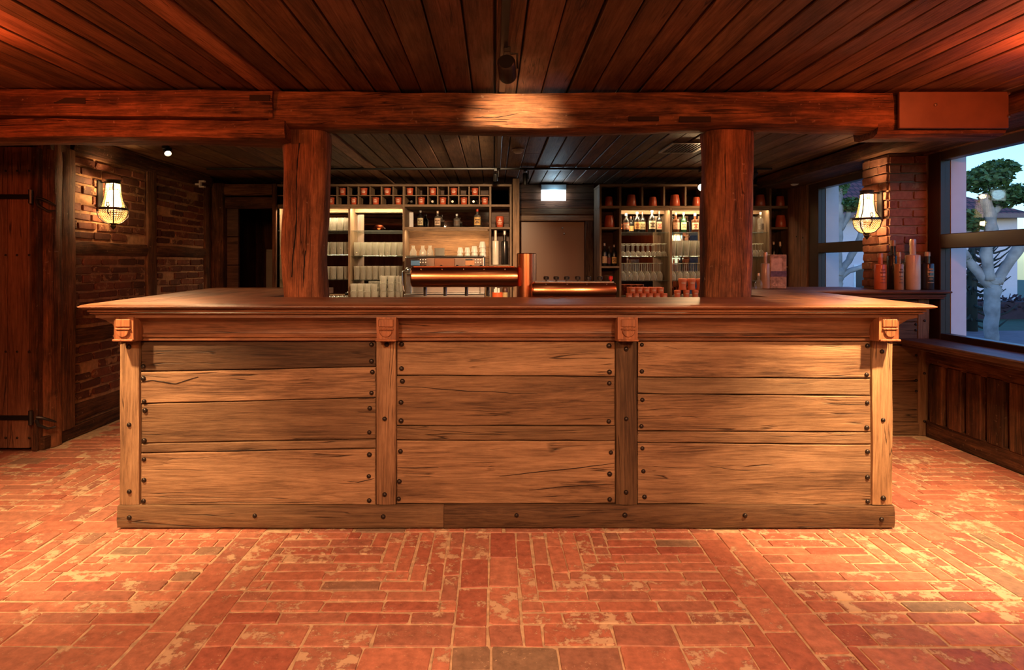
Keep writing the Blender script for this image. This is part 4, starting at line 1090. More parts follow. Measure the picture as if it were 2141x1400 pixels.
for px in (1142, 1186, 1227, 1269): link_mesh('stud', st, (wx(px, 3.58), 3.583, 1.206), tow2)

# ---- drying cracks: dark threads painted for the shade in their depth
M_CRACK_SHADE = pbr('crack_shade', (0.012, 0.006, 0.004), 0.95)
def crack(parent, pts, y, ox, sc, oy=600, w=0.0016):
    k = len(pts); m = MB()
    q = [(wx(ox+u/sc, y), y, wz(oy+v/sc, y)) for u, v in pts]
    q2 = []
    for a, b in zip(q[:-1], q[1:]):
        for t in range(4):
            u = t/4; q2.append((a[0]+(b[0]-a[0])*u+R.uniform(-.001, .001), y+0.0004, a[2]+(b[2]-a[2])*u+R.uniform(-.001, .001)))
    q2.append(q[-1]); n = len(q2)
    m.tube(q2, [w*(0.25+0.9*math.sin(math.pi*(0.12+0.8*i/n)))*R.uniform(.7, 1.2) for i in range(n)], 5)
    m.build('crack', M_CRACK_SHADE, parent)
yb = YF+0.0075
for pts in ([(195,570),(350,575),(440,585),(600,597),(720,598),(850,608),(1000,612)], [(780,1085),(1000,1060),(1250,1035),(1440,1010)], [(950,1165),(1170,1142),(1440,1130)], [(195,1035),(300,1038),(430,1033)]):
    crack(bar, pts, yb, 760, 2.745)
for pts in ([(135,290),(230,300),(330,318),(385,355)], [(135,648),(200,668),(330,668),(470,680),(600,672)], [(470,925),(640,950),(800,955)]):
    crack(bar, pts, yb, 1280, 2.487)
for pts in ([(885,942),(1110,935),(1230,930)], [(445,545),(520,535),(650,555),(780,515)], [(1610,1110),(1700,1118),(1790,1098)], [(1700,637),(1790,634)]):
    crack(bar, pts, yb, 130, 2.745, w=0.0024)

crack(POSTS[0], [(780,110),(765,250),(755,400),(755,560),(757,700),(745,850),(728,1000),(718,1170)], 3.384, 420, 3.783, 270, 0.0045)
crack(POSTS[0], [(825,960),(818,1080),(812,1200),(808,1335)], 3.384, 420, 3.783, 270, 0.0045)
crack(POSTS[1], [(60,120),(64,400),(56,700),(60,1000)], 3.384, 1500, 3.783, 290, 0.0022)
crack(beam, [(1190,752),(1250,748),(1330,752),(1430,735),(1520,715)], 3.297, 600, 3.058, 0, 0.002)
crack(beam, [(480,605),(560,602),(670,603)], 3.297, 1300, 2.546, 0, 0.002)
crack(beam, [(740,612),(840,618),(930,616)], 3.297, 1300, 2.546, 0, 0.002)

# ================================================================== BACK SHELVES
YS, YK = 6.65, 7.02
def sx(px): return wx(px, YS)
def sz(py): return wz(py, YS)
ZW = 0.93
def back_counter(x0, x1, label, n):
    t = thing('back_counter', ((x0+x1)/2, 6.7, 0), label, 'counter')
    MB().cbox(x0, x1, 6.32, 7.03, ZW-0.035, ZW, 0.004).build('worktop', shelfw('x'), t)
    MB().cbox(x0+0.02, x1-0.02, 6.38, 7.02, 0.08, ZW-0.036, 0.004).build('body', darkw('x'), t)
    MB().cbox(x0+0.04, x1-0.04, 6.42, 7.0, 0.0, 0.08, 0.004).build('plinth', M_BLACK, t)
    w = (x1-x0-0.04)/n
    for i in range(n):
        d = MB().cbox(x0+0.02+i*w+0.004, x0+0.02+(i+1)*w-0.004, 6.36, 6.379, 0.10, ZW-0.05, 0.003).build('door', shelfw('z'), t)
        MB().cbox(x0+0.02+i*w+w*0.42, x0+0.02+i*w+w*0.58, 6.345, 6.36, ZW-0.11, ZW-0.10, 0.002).build('handle', M_IRON, d)
back_counter(-2.50, 0.29, 'low wooden cabinet run under the glass shelves and coffee machine', 5)
back_counter(1.24, 3.38, 'low wooden cabinet run under the window side shelves', 4)
M_CELL = darkw('x')
def vboard(t, px, z0, z1, w=0.024, y0=YS, name='upright', c=(1, 1, 1)):
    return MB().cbox(sx(px)-w/2, sx(px)+w/2, y0, YK, z0, z1, 0.002).build(name, shelfw('z'), t, color=c)
def hboard(t, pxa, pxb, z, th=0.026, y0=YS, name='shelf_board', c=(1, 1, 1), y1=YK):
    return MB().cbox(sx(pxa), sx(pxb), y0+0.0005, y1, z-th, z, 0.002).build(name, shelfw('x'), t, color=c)
def gshelf(t, pxa, pxb, py, y0=YS+0.03):
    return MB().cbox(sx(pxa)+0.013, sx(pxb)-0.013, y0, YK-0.02, sz(py)-0.008, sz(py), 0.0015).build('glass_shelf', M_SHELFGLASS, t)
def mirror(t, pxa, pxb, z0, z1):
    return MB().box(sx(pxa)+0.013, sx(pxb)-0.013, YK-0.012, YK-0.002, z0, z1).build('mirror', M_MIRROR, t)
def bpanel(t, pxa, pxb, z0, z1, mat=None, name='back_panel', c=(1, 1, 1)):
    return MB().box(sx(pxa)+0.013, sx(pxb)-0.013, YK-0.012, YK-0.001, z0, z1).build(name, mat or M_CELL, t, color=c)
LEDC = (1.0, 0.74, 0.42)
def led(t, pxa, pxb, z, p, y=YS+0.035):
    MB().cbox(sx(pxa)+0.013, sx(pxb)-0.013, YS+0.001, YS+0.014, z-0.022, z, 0.002).build('led_lip', shelfw('x'), t)
    xa, xb = sx(pxa)+0.02, sx(pxb)-0.02
    MB().box(xa, xb, y-0.006, y+0.006, z-0.006, z).build('led_strip', MATS.get('led_glow') or emit('led_glow', LEDC, 6), t)
    area_light('led_light', ((xa+xb)/2, y, z-0.012), (math.radians(30), 0, 0), xb-xa, 0.02, p, LEDC, t)
ZTOP, ZM, ZR = sz(386), sz(407), sz(427)
# ---------- left unit
s1 = thing('back_shelf', (-1.2, 6.85, ZW), 'tall oak back shelf with pigeonholes, left of the service door', 'shelf')
hboard(s1, 575, 1070, ZTOP+0.005, 0.024)
hboard(s1, 575, 1070, ZR, 0.028)
hboard(s1, 577, 1023, ZM, 0.012, y0=YS+0.01, name='thin_shelf')
for px in (577, 1068): vboard(s1, px, ZW+0.001, ZTOP-0.02)
vboard(s1, 1025, ZW+0.001, ZTOP-0.02); vboard(s1, 844, ZW+0.001, ZTOP-0.02); vboard(s1, 730, ZW+0.001, ZR-0.03); vboard(s1, 640, ZW+0.001, ZR-0.03)
for px in (600, 624, 650, 676, 703.6, 726.8, 748.4, 773, 796.7, 821.3, 869.6, 894.3, 914.8, 937.4, 959, 980.6, 1002.2):
    vboard(s1, px, ZR, ZTOP-0.02, 0.014, YS+0.012, 'divider')
bpanel(s1, 576, 1069, ZR, ZTOP-0.02)
for a, b in ((577, 640), (640, 730), (730, 844)):
    mirror(s1, a, b, ZW, ZR-0.088)
    hboard(s1, a+2, b-2, ZR-0.03, 0.045, YS+0.22, 'valance', c=(1.3, 1.25, 1.15), y1=YK-0.02)
    led(s1, a, b, ZR-0.0285, P_LED*(0.7 if a < 700 else 1.5))
for py in (481, 532.5, 584): gshelf(s1, 577, 640, py); gshelf(s1, 640, 730, py)
for py in (481, 534.5, 585): gshelf(s1, 730, 844, py)
ZB = sz(474)
hboard(s1, 846, 1023, ZB, 0.024); mirror(s1, 844, 1025, ZB, ZR-0.03)
bpanel(s1, 844, 1025, ZW, ZB-0.025, oak('x'), c=(0.8, 0.62, 0.45))
led(s1, 848, 1022, ZB-0.0245, P_LED*0.9)
hboard(s1, 1027, 1066, sz(474.5), 0.024); bpanel(s1, 1025, 1068, ZW, ZTOP-0.02)
# ---------- right unit
s2 = thing('back_shelf', (2.3, 6.85, ZW), 'tall oak back shelf with jug cells, between service door and windows', 'shelf')
hboard(s2, 1253, 1655, ZTOP+0.005, 0.024); ZR2 = sz(430); hboard(s2, 1253, 1655, ZR2, 0.030)
for px in (1255.5, 1297, 1611, 1652.5): vboard(s2, px, ZW+0.001, ZTOP-0.02)
for px in (1403, 1507): vboard(s2, px, ZW+0.001, ZR2-0.03)
for px in (1343.6, 1389, 1434, 1479, 1523, 1567): vboard(s2, px, ZR2, ZTOP-0.02, 0.022, YS+0.008, 'divider')
bpanel(s2, 1253, 1655, ZR2, ZTOP-0.02)
for a, b in ((1255.5, 1297), (1611, 1652.5)):
    bpanel(s2, a, b, ZW, ZR2-0.03)
    hboard(s2, a+2, b-2, sz(474.5), 0.024); hboard(s2, a+2, b-2, sz(556), 0.024)
for a, b, mir in ((1297, 1403, True), (1403, 1507, True), (1507, 1611, True)):
    mirror(s2, a, b, ZW, ZR2-0.09)
    hboard(s2, a+2, b-2, ZR2-0.032, 0.045, YS+0.22, 'valance', c=(1.0, 0.95, 0.9), y1=YK-0.02)
    led(s2, a, b, ZR2-0.0305, P_LED*(0.75, 1.1, 0.3)[int((a-1297)//100)])
    for py in (484.5, 535.5, 586.5): gshelf(s2, a, b, py)
MB().cbox(wx(1072, 6.70), wx(1086, 6.70), 6.70, 7.15, 0.0, Z_C-0.01, 0.004).build('trim_5', shelfw('z'), None, (0, 0, 0), color=(1.1, 1, .9))
tag(bpy.data.objects['trim_5'], 'upright casing board beside the service door recess', 'trim', kind='structure')

# ================================================================== GLASSES
def tumbler(r0, r1, h, th=0.0022, n=14):
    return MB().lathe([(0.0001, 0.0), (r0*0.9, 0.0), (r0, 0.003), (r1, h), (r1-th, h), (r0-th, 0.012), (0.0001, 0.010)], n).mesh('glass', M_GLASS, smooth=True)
def stemglass(h, rb, rf, bowl, n=14):
    """wine glass standing on its rim"""
    b = bowl
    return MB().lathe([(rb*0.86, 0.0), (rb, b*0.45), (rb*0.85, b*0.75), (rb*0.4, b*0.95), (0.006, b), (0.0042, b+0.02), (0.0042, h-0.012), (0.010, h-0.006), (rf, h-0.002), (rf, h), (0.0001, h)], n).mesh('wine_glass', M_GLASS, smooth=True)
TUM_TALL = tumbler(0.031, 0.036, 0.150); TUM_BEER = tumbler(0.030, 0.0352, 0.160); TUM_SMALL = tumbler(0.030, 0.036, 0.088)
WINE = stemglass(0.205, 0.034, 0.032, 0.105); SMALLWINE = stemglass(0.150, 0.029, 0.028, 0.075); FLUTE = tumbler(0.026, 0.036, 0.185)
LIQ = stemglass(0.150, 0.026, 0.026, 0.06)
def glass_rows(me, name, pxa, pxb, zshelf, n, rows, label, group, y0=6.74, dy=0.078, tilt=0):
    for r in range(rows):
        Y = y0+r*dy
        xa, xb = sx(pxa)+0.05, sx(pxb)-0.05
        for i in range(n):
            x = xa+(xb-xa)*(i/(n-1) if n > 1 else 0.5)
            o = link_mesh(name, me, (x+R.uniform(-.0006, .0006), Y+R.uniform(-.002, .002), zshelf+0.0006), rot=(0, 0, R.uniform(0, 6)))
            tag(o, label+', behind the front row' if r else 'front row '+label+', %s from service door' % ORD[(n-1-i) if pxa < 1100 else i], 'glass', group)
glass_rows(TUM_TALL, 'tall_glass', 640, 730, sz(481), 6, 3, 'tall glass on the highest glass shelf beside post', 'tall glasses on the highest shelf')
glass_rows(TUM_TALL, 'tall_glass', 640, 730, sz(532.5), 6, 3, 'tall glass on the second glass shelf beside post', 'tall glasses on the second shelf')
glass_rows(TUM_TALL, 'tall_glass', 640, 730, sz(584), 6, 3, 'tall glass on the third glass shelf beside post', 'tall glasses on the third shelf')
glass_rows(TUM_BEER, 'beer_glass', 733, 842, sz(534.5), 8, 3, 'beer glass on upper shelf left of coffee machine', 'beer glasses on the upper packed shelf')
glass_rows(TUM_BEER, 'beer_glass', 733, 842, sz(585), 8, 3, 'beer glass on lower shelf left of coffee machine', 'beer glasses on the lower packed shelf')
def stacked(pxa, pxb, n, layers, y0, label, group):
    for l in range(layers):
        for r in range(2):
            for i in range(n-(1 if l == layers-1 and r == 1 else 0)):
                x = sx(pxa)+(sx(pxb)-sx(pxa))*i/(n-1)
                o = link_mesh('low_glass', TUM_SMALL, (x, y0+r*0.077, ZW+0.0008+l*0.0895), rot=(0, 0, R.uniform(0, 6)))
                tag(o, ('%s layer of the %s, %s from the service door' % (('bottom', 'upper', 'top')[l if layers == 3 else l], label, ORD[n-1-i])) if r == 0 else 'rear row glass of the '+label, 'glass', group)
stacked(746, 788, 4, 2, 6.50, 'two-high tumbler stack under the beer glasses', 'small tumblers stacked two high')
stacked(806, 838, 3, 3, 6.50, 'three-high tumbler stack next to coffee machine', 'small tumblers stacked three high')
glass_rows(LIQ, 'liqueur_glass', 1297, 1403, sz(535.5), 9, 2, 'small stemmed glass on middle shelf under the spirits', 'stemmed glasses on the middle shelf', y0=6.74, dy=0.07)
glass_rows(WINE, 'wine_glass', 1297, 1393, sz(586.5), 7, 3, 'upturned wine glass above the small clay cups', 'wine glasses above the small clay cups')
glass_rows(FLUTE, 'beer_flute', 1403, 1507, sz(535.5), 7, 3, 'slim tall glass on middle shelf by window post', 'printed slim glasses by the post')
glass_rows(WINE, 'wine_glass', 1403, 1507, sz(586.5), 7, 3, 'upturned wine glass above the big clay mugs', 'wine glasses above the big clay mugs')
glass_rows(SMALLWINE, 'sherry_glass', 1555, 1608, sz(535.5), 4, 2, 'small stemmed glass half hidden by window side post', 'stemmed glasses half hidden by the post')

# ================================================================== CLAY MUGS AND JUGS
def mug_proto(name, prof, mat, r_print, z_print, hpr, n=18, handle=None):
    me = MB().lathe(prof, n).mesh('body', mat, smooth=True)
    pm = MB()
    for k, (zz_, a) in enumerate(((0.0, 0.50), (0.35, 0.62), (0.72, 0.42))):
        z0 = z_print+hpr*zz_; z1 = z0+hpr*0.18
        pm.lathe([(r_print(z0)+0.0008, z0), (r_print(z1)+0.0008, z1)], 8, a0=-math.pi/2-a, a1=-math.pi/2+a)
    pme = pm.mesh('print', M_PRINT)
    return me, pme
def put_pot(name, meshes, loc, label, group, s=1.0, cat='mug', rz=0.0):
    t = thing(name, loc, label, cat, group)
    a = link_mesh('body', meshes[0], loc, t); b = link_mesh('print', meshes[1], loc, t)
    t.scale = (s, s, s); t.rotation_euler[2] = rz
    return t
lin = lambda r0, r1, h: (lambda z: r0+(r1-r0)*z/h)
MUG = mug_proto('mug', [(0.0001, 0), (0.034, 0), (0.037, 0.004), (0.042, 0.08), (0.0445, 0.083), (0.0445, 0.088), (0.041, 0.088), (0.034, 0.008), (0.0001, 0.008)], M_TERRA, lin(0.037, 0.042, 0.08), 0.030, 0.04)
CUP = mug_proto('cup', [(0.0001, 0), (0.034, 0), (0.036, 0.004), (0.037, 0.066), (0.034, 0.068), (0.033, 0.01), (0.0001, 0.01)], M_TERRA2, lin(0.036, 0.037, 0.066), 0.026, 0.02)
JUG = mug_proto('jug', [(0.0001, 0), (0.052, 0), (0.056, 0.006), (0.052, 0.06), (0.044, 0.115), (0.040, 0.128), (0.036, 0.128), (0.046, 0.06), (0.048, 0.01), (0.0001, 0.01)], M_TERRA, lin(0.056, 0.040, 0.128), 0.030, 0.06)
VASE = mug_proto('vase', [(0.0001, 0), (0.036, 0), (0.040, 0.005), (0.050, 0.08), (0.053, 0.115), (0.045, 0.135), (0.040, 0.136), (0.045, 0.11), (0.034, 0.01), (0.0001, 0.01)], M_TERRA, lin(0.041, 0.053, 0.115), 0.035, 0.06)
BIGMUG = mug_proto('bigmug', [(0.0001, 0), (0.044, 0), (0.046, 0.004), (0.039, 0.045), (0.045, 0.09), (0.050, 0.118), (0.047, 0.13), (0.040, 0.133), (0.0001, 0.133)], M_TERRA2, lambda z: 0.044+0.04*abs(z-.045), 0.075, 0.02)
YM = 6.73
for i, px in enumerate((717, 761, 810, 857, 905, 949, 993)):
    put_pot('clay_mug', MUG, (wx(px, YM), YM, ZM+0.0005), 'small red clay mug in the upper pigeonhole row, %s from the post' % ORD[i], 'red mugs in the pigeonholes', 0.95)
for i, px in enumerate((693, 740.5, 785.5, 833, 881, 926, 970, 1013.6)):
    put_pot('clay_mug', MUG, (wx(px, YM), YM, ZR+0.0005), 'small red clay mug in the lower pigeonhole row, %s from the post' % ORD[i], 'red mugs in the pigeonholes', 0.95)
ZJ = ZR2+0.0005
for i, (px, s) in enumerate(((1273, .88), (1320, 1.05), (1365, .86), (1411, 1.05), (1456, .84))):
    put_pot('clay_jug', JUG, (wx(px, YM), YM, ZJ), 'red clay jug in the top shelf cells, %s from the service door' % ORD[i], 'red clay jugs on the top shelf', s, 'jug')
put_pot('clay_jug', JUG, (wx(1589, YM), YM, ZJ), 'taller red clay jug in the top cell just beside the post', 'red clay jugs on the top shelf', 1.05, 'jug')
put_pot('clay_jug', JUG, (wx(1631, YM), YM, ZJ), 'red clay jug in the topmost cell nearest the window', 'red clay jugs on the top shelf', 0.92, 'jug')
put_pot('clay_jug', JUG, (wx(1274, YM), YM, sz(474.5)+.0005), 'wide red clay jug in the cell above the dark wine bottles', None, 1.08, 'jug')
put_pot('clay_jug', JUG, (wx(1632, YM), YM, sz(474.5)+.0005), 'wide red clay jug in the second cell nearest the window', None, 1.1, 'jug')
put_pot('clay_vase', VASE, (wx(1045, YM), YM, sz(474.5)+.0005), 'rounded red clay pot above the tall white bottle', None, 0.95, 'pot')
for i in range(6):
    put_pot('clay_cup', CUP, (sx(1303+7)+i*0.079, 6.52, ZW+0.0008), 'small orange clay cup in the bottom layer, %s from the service door' % ORD[i], 'small clay cups stacked on the worktop')
for i in range(5):
    put_pot('clay_cup', CUP, (sx(1303+10)+0.018+i*0.080, 6.52, ZW+0.0695), 'small orange clay cup in the upper layer, %s from the service door' % ORD[i], 'small clay cups stacked on the worktop')
for i in range(5):
    put_pot('clay_cup', CUP, (sx(1303+7)+0.02+i*0.082, 6.61, ZW+0.0008), 'small orange clay cup hidden behind the stacked front cups', 'small clay cups behind the front ones')
for i in range(5):
    put_pot('clay_cup', CUP, (sx(1303+7)+0.03+i*0.082, 6.61, ZW+0.0695), 'small orange clay cup peeping over the stacked front cups', 'small clay cups peeping over the front ones')
for i in range(5):
    put_pot('clay_mug', BIGMUG, (sx(1403+8)+i*0.102, 6.56, ZW+0.0008), 'big orange clay mug in the bottom layer, %s counted towards the post' % ORD[i], 'big clay mugs stacked on the worktop', 0.78)
for i in range(4):
    put_pot('clay_mug', BIGMUG, (sx(1403+8)+0.062+i*0.102, 6.57, ZW+0.1055), 'big orange clay mug in the upper layer, %s counted towards the post' % ORD[i], 'big clay mugs stacked on the worktop', 0.98)

# ================================================================== BOTTLES
def bottle(loc, h, r, glass, label_col, cap_col, label, group=None, shape='wine', lab=(0.12, 0.42), rot=None, cat='bottle', opaque=False, art=None):
    t = thing('bottle', loc, label, cat, group)
    x, y, z = loc
    if shape == 'wine': prof = [(0.0001, 0), (r*.92, 0), (r, .006), (r, h*.58), (r*.85, h*.66), (r*.38, h*.76), (r*.34, h*.95), (r*.40, h*.955), (r*.40, h*.97), (0.0001, h*.97)]
    elif shape == 'square': prof = [(0.0001, 0), (r*.94, 0), (r, .006), (r, h*.62), (r*.92, h*.66), (r*.36, h*.70), (r*.33, h*.95), (0.0001, h*.95)]
    elif shape == 'round': prof = [(0.0001, 0), (r*.8, 0), (r, h*.12), (r*1.0, h*.35), (r*.7, h*.52), (r*.3, h*.60), (r*.28, h*.90), (0.0001, h*.90)]
    else: prof = [(0.0001, 0), (r*.94, 0), (r, .006), (r, h*.67), (r*.95, h*.685), (r*.42, h*.70), (r*.40, h*.97), (0.0001, h*.97)]
    mt = glass if not isinstance(glass, tuple) else pbr('bottle_%02d%02d%02d' % tuple(int(c*99) for c in glass), glass, 0.25, spec=0.6)
    MB().lathe(prof, 18).build('glass_body', mt, t, (0, 0, 0), True)
    if label_col:
        pm = MB().lathe([(r+.0008, h*lab[0]), (r+.0008, h*lab[1])], 12, a0=-math.pi/2-1.15, a1=-math.pi/2+1.15)
        lb = pm.build('paper_label', pbr('label_%02d%02d%02d' % tuple(int(c*99) for c in label_col), label_col, 0.6, noise_amt=0.3, nscale=60), t, (0, 0, 0))
        if art:
            pm = MB(); a_ = 0.55
            hh = h*(lab[1]-lab[0])
            for f0, f1, aa in ((.62, .76, .75), (.22, .34, .6), (.40, .54, .35)):
                pm.lathe([(r+.0016, h*lab[0]+hh*f0), (r+.0016, h*lab[0]+hh*f1)], 8, a0=-math.pi/2-aa, a1=-math.pi/2+aa)
            pm.build('label_print', pbr('print_%02d%02d%02d' % tuple(int(c*99) for c in art), art, 0.6), lb, (0, 0, 0))
    if cap_col:
        k = {'wine': .40, 'square': .36, 'round': .33}.get(shape, .42); z1 = {'wine': .97, 'square': .95, 'round': .90}.get(shape, .97)
        MB().lathe([(r*k*1.05, h*(z1-.09)), (r*k*1.08, h*(z1+.005)), (r*k*.9, h), (0.0001, h)], 12).build('cap', pbr('cap_%02d%02d%02d' % tuple(int(c*99) for c in cap_col), cap_col, 0.35, metal=0.3), t, (0, 0, 0), True)
    for ch in t.children:
        ch.location = (0, 0, 0)
    if rot: t.rotation_euler = rot
    return t
GD, GG, GC, GA = (0.012, 0.010, 0.009), (0.01, 0.045, 0.018), glassmat('clear_bottle', haze=0.10, hazecol=(0.9, 0.85, 0.75)), (0.07, 0.02, 0.006)
CRM, ORG, GLD = (0.70, 0.58, 0.40), (0.72, 0.38, 0.14), (0.55, 0.42, 0.2)
z1s = sz(484.5)+.0008
grp = 'spirit bottles on the glass shelf'
Yb = 6.76
for (px, py, r, gl, lc, cc, sh, lab_, art) in (
    (1309, 446, .036, GD, (0.62, 0.25, 0.16), (0.5, 0.5, 0.5), 'wine', 'dark bottle with red label and silver neck, nearest the service door', (0.75, .6, .45)),
    (1332, 443, .036, GD, ORG, (0.5, 0.48, 0.45), 'wine', 'dark bottle with orange arched label and silver neck', (0.35, .1, .03)),
    (1343, 442, .037, GD, (0.45, 0.36, 0.2), (0.35, 0.12, 0.08), 'wine', 'tallest dark spirit bottle with olive label', (0.2, .14, .06)),
    (1363, 438, .040, GD, CRM, (0.75, 0.55, 0.42), 'wine', 'dark bottle with cream house-shaped label and pale neck', (0.1, .06, .04)),
    (1378, 441, .033, GD, (0.70, 0.45, 0.28), (0.55, 0.3, 0.2), 'wine', 'dark bottle with cream label and red foot label', (0.6, .08, .08)),
    (1413, 445, .040, GA, (0.60, 0.36, 0.24), (0.1, 0.08, 0.07), 'square', 'brown square bottle with wide tan label', None),
    (1429, 444, .035, GG, (0.55, 0.52, 0.30), (0.6, 0.5, 0.45), 'wine', 'green glass bottle with pale label', (0.5, .15, .08)),
    (1453, 446, .040, GA, CRM, (0.5, 0.48, 0.45), 'square', 'brown bottle with cream label and round seal', (0.45, .1, .05)),
    (1468, 441, .035, GA, (0.60, 0.10, 0.06), (0.4, 0.3, 0.22), 'square', 'square bottle with slanted red label next to the post', (0.75, .6, .5))):
    Yb = 6.82 if px in (1343, 1429, 1378) else 6.735
    zt_ = wz(py, Yb); bottle((wx(px, Yb), Yb, z1s), zt_-z1s, r, gl, lc, cc, lab_, grp, sh, (0.14, 0.5), art=art)
bottle((wx(1319, 6.92), 6.92, z1s), 0.20, .033, GD, ORG, (0.3, 0.1, 0.06), 'dark bottle with orange label standing behind the front spirits', grp)
bottle((wx(1590, Yb), Yb, z1s), 0.235, .034, GC, (0.3, .25, .2), (0.4, 0.35, 0.3), 'clear spirit bottle just beside the window side post', grp, 'square')
z2s = sz(556)+.0008; Yb = 6.76
for (px, py, lc, cc, lab_) in ((1264, 508, (0.70, 0.45, 0.25), (0.55, 0.5, 0.5), 'slim dark bottle with narrow gold label beside the service door'), (1273.5, 514, (0.18, 0.05, 0.05), (0.1, 0.08, 0.08), 'slim black bottle between the two labelled wine bottles'), (1284, 511, (0.78, 0.50, 0.18), (0.4, 0.38, 0.38), 'dark bottle with yellow shield label in the corner cell')):
    bottle((wx(px, Yb), Yb, z2s), wz(py, Yb)-z2s, .031 if px != 1273.5 else .022, GD, lc, cc, lab_, 'dark bottles in the lower cell', 'wine', (0.12, 0.42), art=(0.2, .1, .03) if px == 1284 else None)
for (px, lab_, sh) in ((1617.5, 'dark bottle with pale stopper standing in the cell by the window', 'wine'), (1631, 'dark round bottle with pale stopper in the cell by the window', 'round')):
    bottle((wx(px, Yb), Yb, z2s), wz(505, Yb)-z2s, .030 if sh == 'wine' else .042, GD, None, (0.7, 0.55, 0.42), lab_, None, sh)
zbs = ZB+.0008
for (px, py, r, gl, lc, cc, sh, lab_) in (
    (879, 440, .036, GD, (0.55, 0.47, 0.28), (0.3, 0.28, 0.26), 'wine', 'dark bottle with yellowish label on the mirror shelf above the cups'),
    (915, 441, .037, GC, (0.66, 0.48, 0.35), (0.6, 0.45, 0.35), 'square', 'clear bottle with tall pale label on the mirror shelf'),
    (955, 447, .038, GC, (0.12, 0.1, 0.09), (0.6, 0.6, 0.58), 'square', 'squat clear bottle with dark label on the mirror shelf'),
    (998, 437, .040, GC, (0.70, 0.42, 0.15), (0.5, 0.06, 0.03), 'square', 'clear bottle with red hat shaped cap and golden label')):
    bottle((wx(px, Yb), Yb, zbs), wz(py, Yb)-zbs, r, gl, lc, cc, lab_, 'bottles on the mirror shelf', sh, (0.12, 0.55), art=(0.12, .06, .03))
for (px, lab_) in ((860, 'wine bottle lying in the lower pigeonholes, first from the glass shelves'), (904, 'wine bottle lying in the lower pigeonholes, second from the glass shelves'), (946, 'wine bottle lying in the lower pigeonholes, third from the glass shelves'), (990, 'wine bottle lying in the lower pigeonholes, fourth from the glass shelves')):
    bottle((wx(px, 6.70), 6.985, ZR+0.0385), 0.285, .037, GD, None, (0.70, 0.60, 0.48) if px > 870 else (0.12, .1, .09), lab_, 'wine bottles lying in the pigeonholes', 'wine', rot=(math.pi/2, 0, 0))
ze_ = ZW+.0008
bottle((wx(1036, 6.72), 6.72, 1.325), wz(481, 6.72)-1.325, .039, (0.78, 0.70, 0.56), None, (0.72, 0.62, 0.48), 'tall white bottle in the narrow shelf cell beside the service door', None, 'tower')
bottle((wx(1055, 6.72), 6.72, 1.325), wz(482, 6.72)-1.325, .038, GD, None, (0.6, 0.55, 0.5), 'tall black bottle with silver print in the narrow shelf cell', None, 'tower')
hboard(s1, 1027, 1066, 1.324, 0.024)
# coloured bottles on the window ledge
zl = 1.1345; Yl = 4.60
grp = 'coloured bottles on the window side ledge'
for (pa, pb, py, Y, col, cc, lab_, art) in (
    (1829, 1852, 529, 4.45, (0.62, 0.16, 0.06), (0.55, 0.3, 0.2), 'orange bottle on the window side ledge', (0.25, .05, .02)),
    (1856, 1879, 502, 4.475, (0.02, 0.015, 0.015), (0.35, 0.2, 0.12), 'tall black bottle behind the copper one on the ledge', None),
    (1871, 1888, 527, 4.385, (0.34, 0.17, 0.08), (0.55, 0.38, 0.25), 'slim copper coloured bottle on the ledge in front', (0.12, .05, .02)),
    (1883, 1895, 549, 4.485, (0.20, 0.17, 0.17), (0.25, 0.22, 0.22), 'small grey bottle tucked behind the copper one', None),
    (1895, 1922, 500, 4.42, (0.66, 0.52, 0.40), (0.6, 0.45, 0.33), 'largest bottle on the ledge, creamy white', None),
    (1927, 1951, 526, 4.43, (0.03, 0.02, 0.018), (0.45, 0.35, 0.3), 'short black bottle with pale print at the ledge end', (0.45, .25, .12))):
    r = (pb-pa)*Y/F/2
    t = bottle((wx((pa+pb)/2, Y), Y, zl), wz(py, Y)-zl, r, col, None, cc, lab_, grp, 'tower')
    if art:
        pm = MB(); h_ = wz(py, Y)-zl
        for f0, f1, aa in ((.52, .56, .35), (.44, .49, .5), (.34, .37, .45), (.27, .29, .3), (.18, .20, .5)):
            pm.lathe([(r+.0009, h_*f0), (r+.0009, h_*f1)], 8, a0=-math.pi/2-aa-.1, a1=-math.pi/2+aa-.1)
        o = pm.build('print', pbr('print_%02d%02d%02d' % tuple(int(c*99) for c in art), art, 0.5), None, (0, 0, 0)); o.parent = t; o.location = (0, 0, 0)
bottle((wx(1600, 4.62), 4.62, zl), wz(527, 4.62)-zl, .034, (0.42, 0.30, 0.24), None, (0.55, 0.4, 0.3), 'tall pale bottle on the ledge beside the timber post', None, 'tower')
bottle((wx(1586, 4.52), 4.52, zl), wz(571, 4.52)-zl, .030, GC, None, (0.6, 0.5, 0.4), 'small clear decanter at the foot of the timber post', None, 'round')
bxg = thing('gift_box', (wx(1625, 4.66), 4.66, zl), 'printed carton gift box on the ledge beside the timber post', 'box')
X = wx(1625, 4.62); w = 0.066; zt_ = wz(532, 4.62)
MB().cbox(X-w, X+w, 4.60, 4.72, zl, zt_, 0.003).build('carton', pbr('speckled_carton', (0.42, 0.26, 0.16), 0.6, noise_amt=0.5, nscale=40), bxg)
MB().box(X-w*.9, X+w*.4, 4.598, 4.60, zl+0.14, zt_-0.03).build('pale_picture', pbr('carton_pale', (0.60, 0.42, 0.30), 0.6, noise_amt=0.3, nscale=25), bxg)
MB().box(X-w*.98, X+w*.98, 4.5985, 4.60, zl+0.095, zl+0.14).build('violet_band', pbr('carton_violet', (0.14, 0.08, 0.13), 0.6, noise_amt=0.5, nscale=50), bxg)
